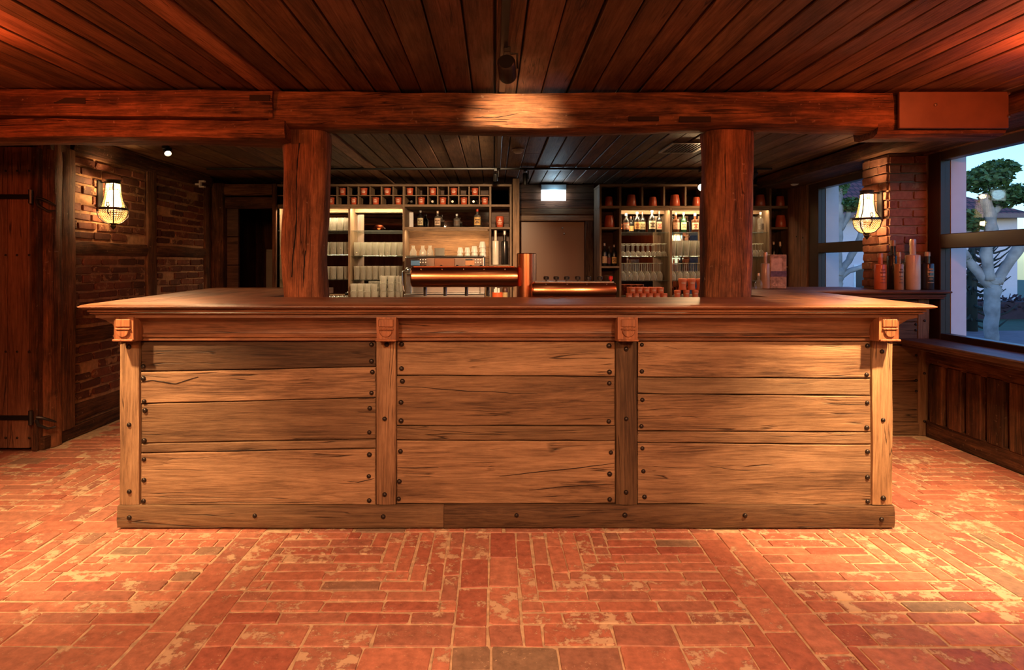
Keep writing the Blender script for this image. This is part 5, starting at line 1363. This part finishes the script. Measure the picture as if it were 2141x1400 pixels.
def text3(s, size, loc, mat, parent, name='lettering', ext=0.0006, align='CENTER', rot=(math.pi/2, 0, 0)):
    cu = bpy.data.curves.new(name, 'FONT'); cu.body = s; cu.size = size; cu.extrude = ext; cu.align_x = align
    o = bpy.data.objects.new(name, cu); COL.objects.link(o); cu.materials.append(mat)
    bpy.context.view_layer.update()
    me = bpy.data.meshes.new_from_object(o); bpy.data.objects.remove(o); bpy.data.curves.remove(cu)
    return link_mesh(name, me, loc, parent, rot=rot)
text3('Candis', 0.036, (X, 4.5985, zl+0.022), pbr('carton_letter', (0.72, 0.5, 0.35), 0.6), bxg)

# ================================================================== COFFEE MACHINE AND CUPS
cm = thing('coffee_machine', (-0.55, 6.5, ZW), 'chrome espresso machine standing between the glass shelves', 'coffee machine')
mx0, mx1 = wx(846, 6.4), wx(1014, 6.4); zt_ = wz(536, 6.4)
MB().cbox(mx0, mx1, 6.42, 6.64, zt_-0.20, zt_, 0.012).build('boiler_body', M_STEEL, cm)
MB().cbox(mx0+0.02, mx1-0.02, 6.40, 6.42, zt_-0.135, zt_-0.012, 0.004).build('front_panel', pbr('dark_chrome', (0.25, 0.22, 0.2), 0.2, 1.0), cm)
MB().cbox(mx0, mx1, 6.34, 6.62, ZW+0.001, ZW+0.07, 0.008).build('drip_tray', M_STEEL, cm)
for X in (mx0+0.03, mx1-0.03): MB().cbox(X-0.03, X+0.03, 6.50, 6.64, ZW+0.07, zt_-0.2, 0.006).build('side_column', M_STEEL, cm)
MB().cbox(mx0+0.05, mx1-0.05, 6.60, 6.64, ZW+0.07, zt_-0.2, 0.004).build('back_plate', M_STEEL, cm)
for a, b, mt in ((859, 878, 'blue_lcd'), (973, 992, 'amber_lcd')):
    MB().cbox(wx(a, 6.4), wx(b, 6.4), 6.392, 6.40, zt_-0.10, zt_-0.045, 0.002).build('display', pbr(mt, (0.10, 0.2, 0.36) if 'blue' in mt else (0.5, 0.22, 0.1), 0.2), cm)
    MB().cbox(wx(a, 6.4), wx(b-4, 6.4), 6.390, 6.40, zt_-0.042, zt_-0.028, 0.002).build('black_window', M_BLACK, cm)
bt = MB().lathe([(0.0001, .006), (.007, .006), (.008, 0)], 10).mesh('button', M_WHITE, smooth=True)
for px0 in (879, 994):
    for r_ in range(2):
        for i in range(3): link_mesh('button', bt, (wx(px0+i*5.5, 6.4), 6.398, zt_-0.035-r_*0.03), cm, rot=(math.pi/2, 0, 0))
MB().cbox(wx(908, 6.39), wx(951, 6.39), 6.385, 6.40, zt_-0.13, zt_-0.02, 0.004).build('centre_panel', pbr('brown_chrome', (0.20, 0.10, 0.06), 0.25, 0.8), cm)
for px in (891, 924, 957, 985, 1006):
    X = wx(px, 6.33); gh = MB(); gh.tube([(X, 6.40, zt_-0.155), (X, 6.31, zt_-0.16), (X, 6.24, zt_-0.105)], [.012, .014, .015], 10)
    gh.build('portafilter_handle', M_BLACK, cm, smooth=True)
for px in (897, 975):
    MB().lathe([(.03, -0.03), (.036, -0.02), (.036, 0.02), (.03, 0.02)], 16, (wx(px, 6.42), 6.42, zt_-0.21)).build('brew_group', M_STEEL, cm, smooth=True)
gs = MB(); X = mx0-0.01
gs.tube([(X+0.03, 6.36, zt_-0.15), (X-0.01, 6.34, zt_-0.17), (X-0.005, 6.34, zt_-0.30), (X+0.015, 6.34, ZW+0.1)], 0.008, 8); gs.build('steam_wand', M_STEEL, cm, smooth=True)
MB().ball((mx0+0.035, 6.385, zt_-0.15), 0.028, 14, 10).build('steam_knob', M_STEEL, cm, smooth=True)
MB().tube([(mx0+.01, 6.44, zt_+0.006), (mx1-.01, 6.44, zt_+0.006)], 0.005, 6).build('cup_rail', M_STEEL, cm, smooth=True)
zc = zt_+0.0008
CUPW = MB().lathe([(.022, 0), (.024, .003), (.032, .045), (.035, .06), (.032, .06), (.024, .012), (.0001, .012)], 14).mesh('cup', M_WHITE, smooth=True)
def cup_col(px, n, Y, label, s=1.0):
    for i in range(n):
        o = link_mesh('espresso_cup', CUPW, (wx(px, Y)+R.uniform(-.003, .003), Y, zc+0.06*s+i*0.044*s), rot=(math.pi, 0, R.uniform(0, 6)), scale=(s, s, s))
        tag(o, label.replace('white cup', ('lowest', 'second', 'third')[i]+' white cup'), 'cup', 'white cups on the coffee machine')
cup_col(962, 2, 6.53, 'white cup in the short stack near the middle of the coffee machine')
cup_col(977, 2, 6.53, 'white cup in the second short stack on the coffee machine')
cup_col(992, 2, 6.53, 'white cup in the wide low stack on the coffee machine', 1.15)
cup_col(1009, 3, 6.53, 'white cup in the tallest stack on the coffee machine', 1.15)
PL = MB().lathe([(.0001, 0), (.045, 0), (.062, .006), (.065, .008), (.060, .0085), (.044, .003), (.0001, .003)], 20).mesh('saucer', M_WHITE, smooth=True)
for i in range(11):
    tag(link_mesh('saucer', PL, (wx(919, 6.54), 6.54, zc+i*0.0088)), 'white saucer, %s from the bottom of the stack on the coffee machine' % ORD[i], 'saucer', 'white saucers stacked on the coffee machine')
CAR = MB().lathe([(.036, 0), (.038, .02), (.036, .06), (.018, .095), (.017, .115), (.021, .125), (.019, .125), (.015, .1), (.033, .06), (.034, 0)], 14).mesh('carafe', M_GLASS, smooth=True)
for i, px in enumerate((864, 884, 899)):
    tag(link_mesh('small_carafe', CAR, (wx(px, 6.54), 6.54, zc)), 'small clear carafe upside down on the coffee machine, %s from the glass shelves' % ORD[i], 'carafe', 'small carafes on the coffee machine')
ot = thing('sugar_tin', (wx(1040, 6.42), 6.42, ZW), 'small orange tin with white sachets beside the coffee machine', 'tin')
X = wx(1040, 6.42)
MB().lathe([(.0001, .0008), (.055, .0008), (.06, .004), (.06, .085), (.057, .085), (.055, .01), (.0001, .01)], 20, (X, 6.42, ZW)).build('tin', pbr('orange_tin', (0.75, 0.12, 0.03), 0.4), ot, smooth=True)
for i in range(7):
    a = R.uniform(0, 6); MB().cbox(X+.03*math.cos(a)-.012, X+.03*math.cos(a)+.012, 6.42+.03*math.sin(a)-.002, 6.42+.03*math.sin(a)+.002, ZW+.011, ZW+.11+R.uniform(0, .03), .001).build('sachet', M_WHITE, ot)
bottle((wx(1056, 6.44), 6.44, ZW+.0008), 0.2, .030, GA, (0.5, 0.35, 0.15), (0.4, 0.3, 0.2), 'small brown syrup bottle beside the sugar tin', None, 'wine')
# tray with spoons under the tall glasses
tr = thing('cutlery_tray', (wx(700, 6.45), 6.45, ZW), 'black tray of shiny lids under the tall glasses', 'tray')
MB().cbox(wx(672, 6.45), wx(728, 6.45), 6.36, 6.56, ZW+.0008, ZW+.028, .004).build('tray_body', M_BLACK, tr)
ld = MB().lathe([(.0001, .018), (.008, .018), (.010, .012), (.022, .004), (.024, 0), (.0001, 0)], 12).mesh('lid', M_STEEL, smooth=True)
for i in range(6):
    for j in range(2): link_mesh('lid', ld, (wx(677+i*9.2, 6.45), 6.41+j*.08, ZW+.0285), tr)

# ================================================================== EXIT LIGHT, SENSORS, GRILLE
ex = thing('exit_light', (wx(1157, 7.1), 7.12, 2.13), 'glowing white exit light above the service door', 'exit light')
xa, xb = wx(1131, 7.1), wx(1184, 7.1)
MB().cbox(xa, xb, 7.07, 7.17, wz(397, 7.1), wz(386, 7.1), 0.004).build('housing', pbr('grey_housing', (0.45, 0.45, 0.45), 0.5), ex)
MB().cbox(xa+0.004, xb-0.004, 7.105, 7.125, wz(419, 7.1), wz(397, 7.1)-0.0005, 0.004).build('lit_panel', emit('exit_panel', (0.80, 0.93, 1.0), 7.0), ex)
MB().cbox(xa+0.06, xb-0.06, 7.11, 7.16, wz(386, 7.1), Z_C-0.006, 0.003).build('stem', M_BLACK, ex)
point_light('exit_glow', ((xa+xb)/2, 7.04, wz(408, 7.1)), 2.2, (0.38, 0.74, 1.0), 0.06, ex)
sd_ = thing('smoke_detector', (wx(1083, 5.05), 5.05, Z_C-0.03), 'white round smoke detector on the ceiling behind the beam', 'smoke detector')
MB().lathe([(.0001, -.03), (.03, -.03), (.043, -.02), (.046, -.006), (.046, 0)], 24, (wx(1083, 5.05), 5.05, Z_C-0.004)).build('housing', M_PLASTIC, sd_, smooth=True)
MB().lathe([(.052, -.006), (.052, 0), (.03, 0), (.03, -.006)], 24, (wx(1083, 5.05), 5.05, Z_C-0.002), closed=True).build('base_ring', M_PLASTIC, sd_, smooth=True)
vg = thing('air_vent', (1.64, 4.95, Z_C-0.02), 'square metal air vent in the ceiling near the window side post', 'vent')
va, vb, vy0, vy1 = 1.47, 1.79, 4.72, 5.14
zv = Z_C-0.018
for (a, b, c, d) in ((va, vb, vy0, vy0+.022), (va, vb, vy1-.022, vy1), (va, va+.022, vy0+.022, vy1-.022), (vb-.022, vb, vy0+.022, vy1-.022)):
    MB().cbox(a, b, c, d, zv, zv+.012, .002).build('frame_bar', pbr('vent_grey', (0.36, 0.33, 0.30), 0.4, 0.5), vg)
for i in range(10):
    X = va+.03+i*(vb-va-.06)/9
    MB().cbox(X-.004, X+.004, vy0+.022, vy1-.022, zv+.002, zv+.011, .001).build('slat', pbr('vent_dark', (0.10, 0.09, 0.085), 0.4, 0.5), vg)
ws = thing('wall_sensor', (wx(1663, 6.2), 6.2, wz(376, 6.2)), 'white rounded sensor box under the ceiling by the small window', 'sensor')
X, Z = wx(1663, 6.2), wz(375, 6.2)
poly = [(-.036, .055), (.036, .065), (.036, -.035)] + [(.036*math.cos(a), -.035+.03*math.sin(a)) for a in (-.5, -1.0, -1.57, -2.14, -2.64)] + [(-.036, -.035)]
MB().prism(poly, lambda u, v: (X+u, 6.19, Z+v), lambda u, v: (X+u, 6.24, Z+v)).build('case', M_PLASTIC, ws)
MB().cbox(X-.01, X+.01, 6.185, 6.19, Z-.01, Z+.01, .002).build('sensor_eye', M_BLACK, ws)
MB().tube([(X-.03, 6.22, Z+.04), (X-.12, 6.2, Z+.01), (X-.2, 6.3, Z-.03)], .003, 5).build('cable', M_BLACK, ws)
MB().tube([(X, 6.215, Z+.05), (X, 6.215, Z_C-.004)], .008, 6).build('mount', M_BLACK, ws)
wb = thing('wall_bracket', (XL+0.03, 6.2, wz(386, 6.2)), 'small white angled bracket high on the brick wall', 'bracket')
X, Z = wx(423, 6.2), wz(385, 6.2)
MB().cbox(X-.03, X-.012, 6.18, 6.22, Z-.035, Z+.04, .003).build('stem', M_PLASTIC, wb)
MB().cbox(X-.012, X+.03, 6.18, 6.22, Z+.022, Z+.04, .003).build('upper_lip', M_PLASTIC, wb)
MB().cbox(X-.012, X+.03, 6.18, 6.22, Z-.035, Z-.02, .003).build('lower_lip', M_PLASTIC, wb)
MB().cbox(XL+.02, X-.03, 6.19, 6.21, Z-.01, Z+.01, .003).build('arm', M_PLASTIC, wb)

# ================================================================== OUTSIDE
ZG = -0.45
M_LAWN = pbr('lawn_green', (0.035, 0.075, 0.028), 0.9, noise_amt=0.4, nscale=6, bump=0.5)
struct('ground_outside', MB().box(3.63, 60, -20, 70, ZG-0.1, ZG), M_LAWN, 'green lawn in the garden outside the windows', 'lawn')
struct('path_outside', MB().box(3.63, 60, 2, 15.3, ZG, ZG+0.01), pbr('paving', (0.16, 0.11, 0.11), 0.8, noise_amt=0.25, nscale=5, bump=0.4), 'reddish paved path outside the window', 'path')
M_BARK = pbr('plane_bark', (0.34, 0.31, 0.28), 0.85, noise_amt=0.45, nscale=4, bump=0.8)
M_LEAF = pbr('plane_leaf', (0.055, 0.12, 0.03), 0.6, noise_amt=0.3, nscale=3)
def leaves(m, c, r, n, s, rnd):
    for _ in range(n):
        while True:
            d = Vector((rnd.uniform(-1, 1), rnd.uniform(-1, 1), rnd.uniform(-1, 1)))
            if 0.2 < d.length < 1: break
        p = Vector(c) + Vector((d.x*r[0], d.y*r[0], d.z*r[1]))
        a = Vector((rnd.uniform(-1, 1), rnd.uniform(-1, 1), rnd.uniform(-.6, .6))).normalized()
        b = a.cross(Vector((rnd.uniform(-1, 1), rnd.uniform(-1, 1), rnd.uniform(-1, 1)))).normalized()
        q = s*rnd.uniform(.6, 1.3)
        m.add([p-a*q, p-b*q*.55+a*q*.1, p+a*q, p+b*q*.55+a*q*.1], [(0, 1, 2, 3)])
def ptree(name, base, trunk, branches, clumps, label, seed, group='pollarded plane trees outside'):
    rnd = random.Random(seed)
    trunk = (trunk[0], [r*0.74 for r in trunk[1]]); branches = [(a, [r*0.74 for r in b]) for a, b in branches]
    t = thing(name, base, label, 'tree', group)
    m = MB()
    def knob(pts, rad):
        out_, rr = [], []
        pts = [Vector(p) for p in pts]
        for i in range(len(pts)-1):
            for k in range(4):
                u = k/4; out_.append(pts[i].lerp(pts[i+1], u) + Vector((rnd.uniform(-1, 1), rnd.uniform(-1, 1), 0))*rad[i]*0.12)
                rr.append((rad[i]+(rad[i+1]-rad[i])*u)*rnd.uniform(0.9, 1.16))
        out_.append(pts[-1]); rr.append(rad[-1])
        return out_, rr
    a, b = knob(*trunk); m.tube(a, b, 10)
    m.build('trunk', M_BARK, t, base, 2)
    for br in branches:
        m = MB(); a, b = knob(*br); m.tube(a, b, 8); m.build('branch', M_BARK, t, base, 2)
    m = MB()
    for c, r, n in clumps: leaves(m, c, r, int(n*2.6), 0.062, rnd)
    m.build('foliage', M_LEAF, t, base)
    return t
YT = 13.0
def T(px, py, dy=0.0): return (wx(px, YT), YT+dy, wz(py, YT))
b0 = (wx(2074, YT), YT, ZG)
ptree('plane_tree', b0, ([b0, T(2074, 660), T(2076, 605), T(2078, 580)], [.20, .175, .20, .21]),
      [([T(2072, 600), T(2040, 545, .2), T(2030, 515, .3)], [.15, .12, .10]), ([T(2068, 585), T(2062, 530), T(2072, 480), T(2068, 440), T(2056, 405)], [.16, .15, .17, .14, .12]),
       ([T(2082, 590), T(2105, 530, -.2), T(2128, 490, -.3), T(2140, 440, -.4)], [.17, .15, .15, .12]), ([T(2070, 450), T(2095, 425), T(2110, 412)], [.12, .10, .08]), ([T(2050, 500, .2), T(2038, 470, .3)], [.09, .07])],
      [(T(2068, 368), (.44, .26), 420), (T(2090, 352), (.36, .2), 240), (T(2044, 380), (.34, .24), 260), (T(2095, 412), (.42, .24), 340), (T(2120, 402), (.34, .2), 220), (T(2036, 455, .3), (.34, .24), 260), (T(2050, 468, .2), (.26, .16), 140), (T(2140, 415, -.4), (.34, .26), 220), (T(2030, 540, .4), (.3, .2), 100)],
      'pollarded plane tree with leafy heads seen through the big window', 3)
b1 = (wx(1746, YT), YT, ZG)
ptree('plane_tree', b1, ([b1, T(1746, 640), T(1749, 590), T(1751, 560)], [.21, .18, .19, .17]),
      [([T(1750, 575), T(1750, 520), T(1756, 470), T(1752, 420), T(1757, 385)], [.16, .14, .13, .12, .11]), ([T(1752, 570), T(1775, 545), T(1795, 505), T(1806, 470)], [.11, .10, .09, .07]),
       ([T(1748, 585), T(1775, 566), T(1812, 555)], [.09, .08, .07]), ([T(1756, 480), T(1772, 455), T(1777, 430)], [.09, .08, .07])],
      [(T(1760, 372), (.22, .26), 160), (T(1776, 428), (.26, .16), 200), (T(1757, 392), (.15, .2), 60)],
      'pollarded plane tree seen through the smaller window', 5)
# dark araucaria behind
at = thing('monkey_puzzle_tree', (wx(2030, 15.2), 15.2, ZG), 'dark spiky monkey puzzle tree behind the plane tree', 'tree')
m = MB(); rr_ = random.Random(9); ax_ = wx(2032, 15.2)
m.tube([(ax_, 15.2, ZG), (ax_, 15.2, 1.2), (ax_, 15.2, 2.3)], [.13, .10, .04], 8); M_AR = pbr('araucaria', (0.012, 0.022, 0.016), 0.8)
m.build('trunk', M_AR, at, (ax_, 15.2, ZG), 2)
m = MB()
for i in range(90):
    z = rr_.uniform(-0.25, 2.0); a = rr_.uniform(0, 2*math.pi); L_ = rr_.uniform(.5, 1.0)
    pts = [(ax_+math.cos(a)*L_*u, 15.2+math.sin(a)*L_*u, z - 0.28*math.sin(u*2.4)*L_ + 0.35*u*u*L_) for u in (0, .25, .5, .75, 1)]
    m.tube(pts, [.03, .03, .028, .024, .01], 5)
m.build('branches', M_AR, at, (ax_, 15.2, ZG), 2)
# hedge
m = MB(); rr_ = random.Random(4)
m.box(8, 40, 18.6, 19.6, ZG, 0.1)
hd_ = thing('hedge', (24, 19, ZG), 'low dark purple hedge along the lawn outside', 'hedge')
M_HEDGE = pbr('purple_hedge', (0.035, 0.016, 0.024), 0.8, noise_amt=0.4, nscale=5)
m.build('core', M_HEDGE, hd_, (24, 19, ZG))
m = MB()
for i in range(26):
    leaves(m, (11+i*0.55, 19.0, -0.02), (.6, .36), 90, 0.09, rr_)
m.build('foliage', M_HEDGE, hd_, (24, 19, ZG))
# house
YH = 24.0
hs = thing('house', (17, YH, ZG), 'pale house with red tiled hip roof beyond the trees', 'house')
M_HW = pbr('pale_pink_render', (0.62, 0.55, 0.58), 0.85, noise_amt=0.05)
m_, nt = newmat('roof_tiles')
o = nd(nt, 'ShaderNodeOutputMaterial'); b = nd(nt, 'ShaderNodeBsdfPrincipled'); nt.links.new(b.outputs[0], o.inputs[0]); b.inputs['Roughness'].default_value = 0.7
tc = nd(nt, 'ShaderNodeTexCoord'); br_ = nd(nt, 'ShaderNodeTexBrick')
br_.inputs['Color1'].default_value = (0.17, 0.052, 0.045, 1); br_.inputs['Color2'].default_value = (0.12, 0.04, 0.038, 1); br_.inputs['Mortar'].default_value = (0.03, 0.012, 0.012, 1)
br_.inputs['Scale'].default_value = 1.0; br_.inputs['Brick Width'].default_value = 0.24; br_.inputs['Row Height'].default_value = 0.22; br_.inputs['Mortar Size'].default_value = 0.03
sp = nd(nt, 'ShaderNodeSeparateXYZ'); cb = nd(nt, 'ShaderNodeCombineXYZ'); nt.links.new(tc.outputs['Object'], sp.inputs[0]); nt.links.new(sp.outputs[0], cb.inputs[0]); nt.links.new(sp.outputs[2], cb.inputs[1])
nt.links.new(cb.outputs[0], br_.inputs['Vector']); nt.links.new(br_.outputs['Color'], b.inputs['Base Color'])
hx0, hx1 = wx(1600, YH), wx(2127, YH); ze = wz(449, YH)
MB().box(hx0, hx1, YH, YH+9, ZG, ze).build('wall', M_HW, hs, (17, YH, ZG))
rx0, rx1 = hx0-0.5, wx(2134, YH)+0.1
m = MB(); zr = ze+3.2
vs = [(rx0, YH-0.5, ze), (rx1, YH-0.5, ze), (rx1, YH+9.5, ze), (rx0, YH+9.5, ze), (rx0+5, YH+4.5, zr), (rx1-6.2, YH+4.5, zr)]
m.add(vs, [(0, 1, 5, 4), (1, 2, 5), (2, 3, 4, 5), (3, 0, 4), (3, 2, 1, 0)])
m.build('roof', m_, hs, (17, YH, ZG))
MB().box(rx0, rx1, YH-0.55, YH-0.48, ze-0.16, ze+0.02).build('gutter', pbr('gutter', (0.18, 0.12, 0.12), 0.5), hs, (17, YH, ZG))
for a, b_, c, d in ((1784, 1812, 553, 606), (1660, 1690, 553, 606)):
    w_ = MB().box(wx(a, YH), wx(b_, YH), YH-0.05, YH+0.05, wz(d, YH), wz(c, YH)).build('window', pbr('white_frame', (0.7, 0.72, 0.75), 0.6), hs, (17, YH, ZG))
    MB().box(wx(a+4, YH), wx(b_-4, YH), YH-0.07, YH-0.05, wz(d-4, YH), wz(c+4, YH)).build('pane', pbr('dark_pane', (0.03, 0.035, 0.045), 0.15), w_, (17, YH, ZG))
# parked car, only its light bonnet shows over the sill
cx_, cy_ = 8.35, 7.3
car = thing('parked_car', (cx_, cy_, ZG), 'white parked car close outside the big window', 'car')
M_CAR = pbr('white_car_paint', (0.75, 0.78, 0.8), 0.25, noise_amt=0.02)
pr = [(-0.85, 0.2), (-0.85, 0.55), (-0.75, 0.78), (-0.1, 0.88), (0.45, 1.35), (1.9, 1.38), (2.5, 0.95), (2.9, 0.85), (2.95, 0.25)]
MB().prism(pr, lambda u, v: (cx_+u, cy_-0.8, ZG+v), lambda u, v: (cx_+u, cy_+0.8, ZG+v)).build('body', M_CAR, car)
wp = [(0.0, 0.93), (0.5, 1.29), (1.8, 1.31), (2.3, 0.97)]
MB().prism(wp, lambda u, v: (cx_+u, cy_-0.805, ZG+v), lambda u, v: (cx_+u, cy_+0.805, ZG+v)).build('side_windows', M_BLACK, car)
for u in (-0.25, 2.2):
    for s in (-0.82, 0.66):
        MB().lathe([(0.0001, 0), (0.29, 0), (0.31, 0.02), (0.31, 0.14), (0.29, 0.16), (0.0001, 0.16)], 20, (cx_+u, cy_+s, ZG+0.31), axis='y').build('wheel', M_BLACK, car, smooth=True)
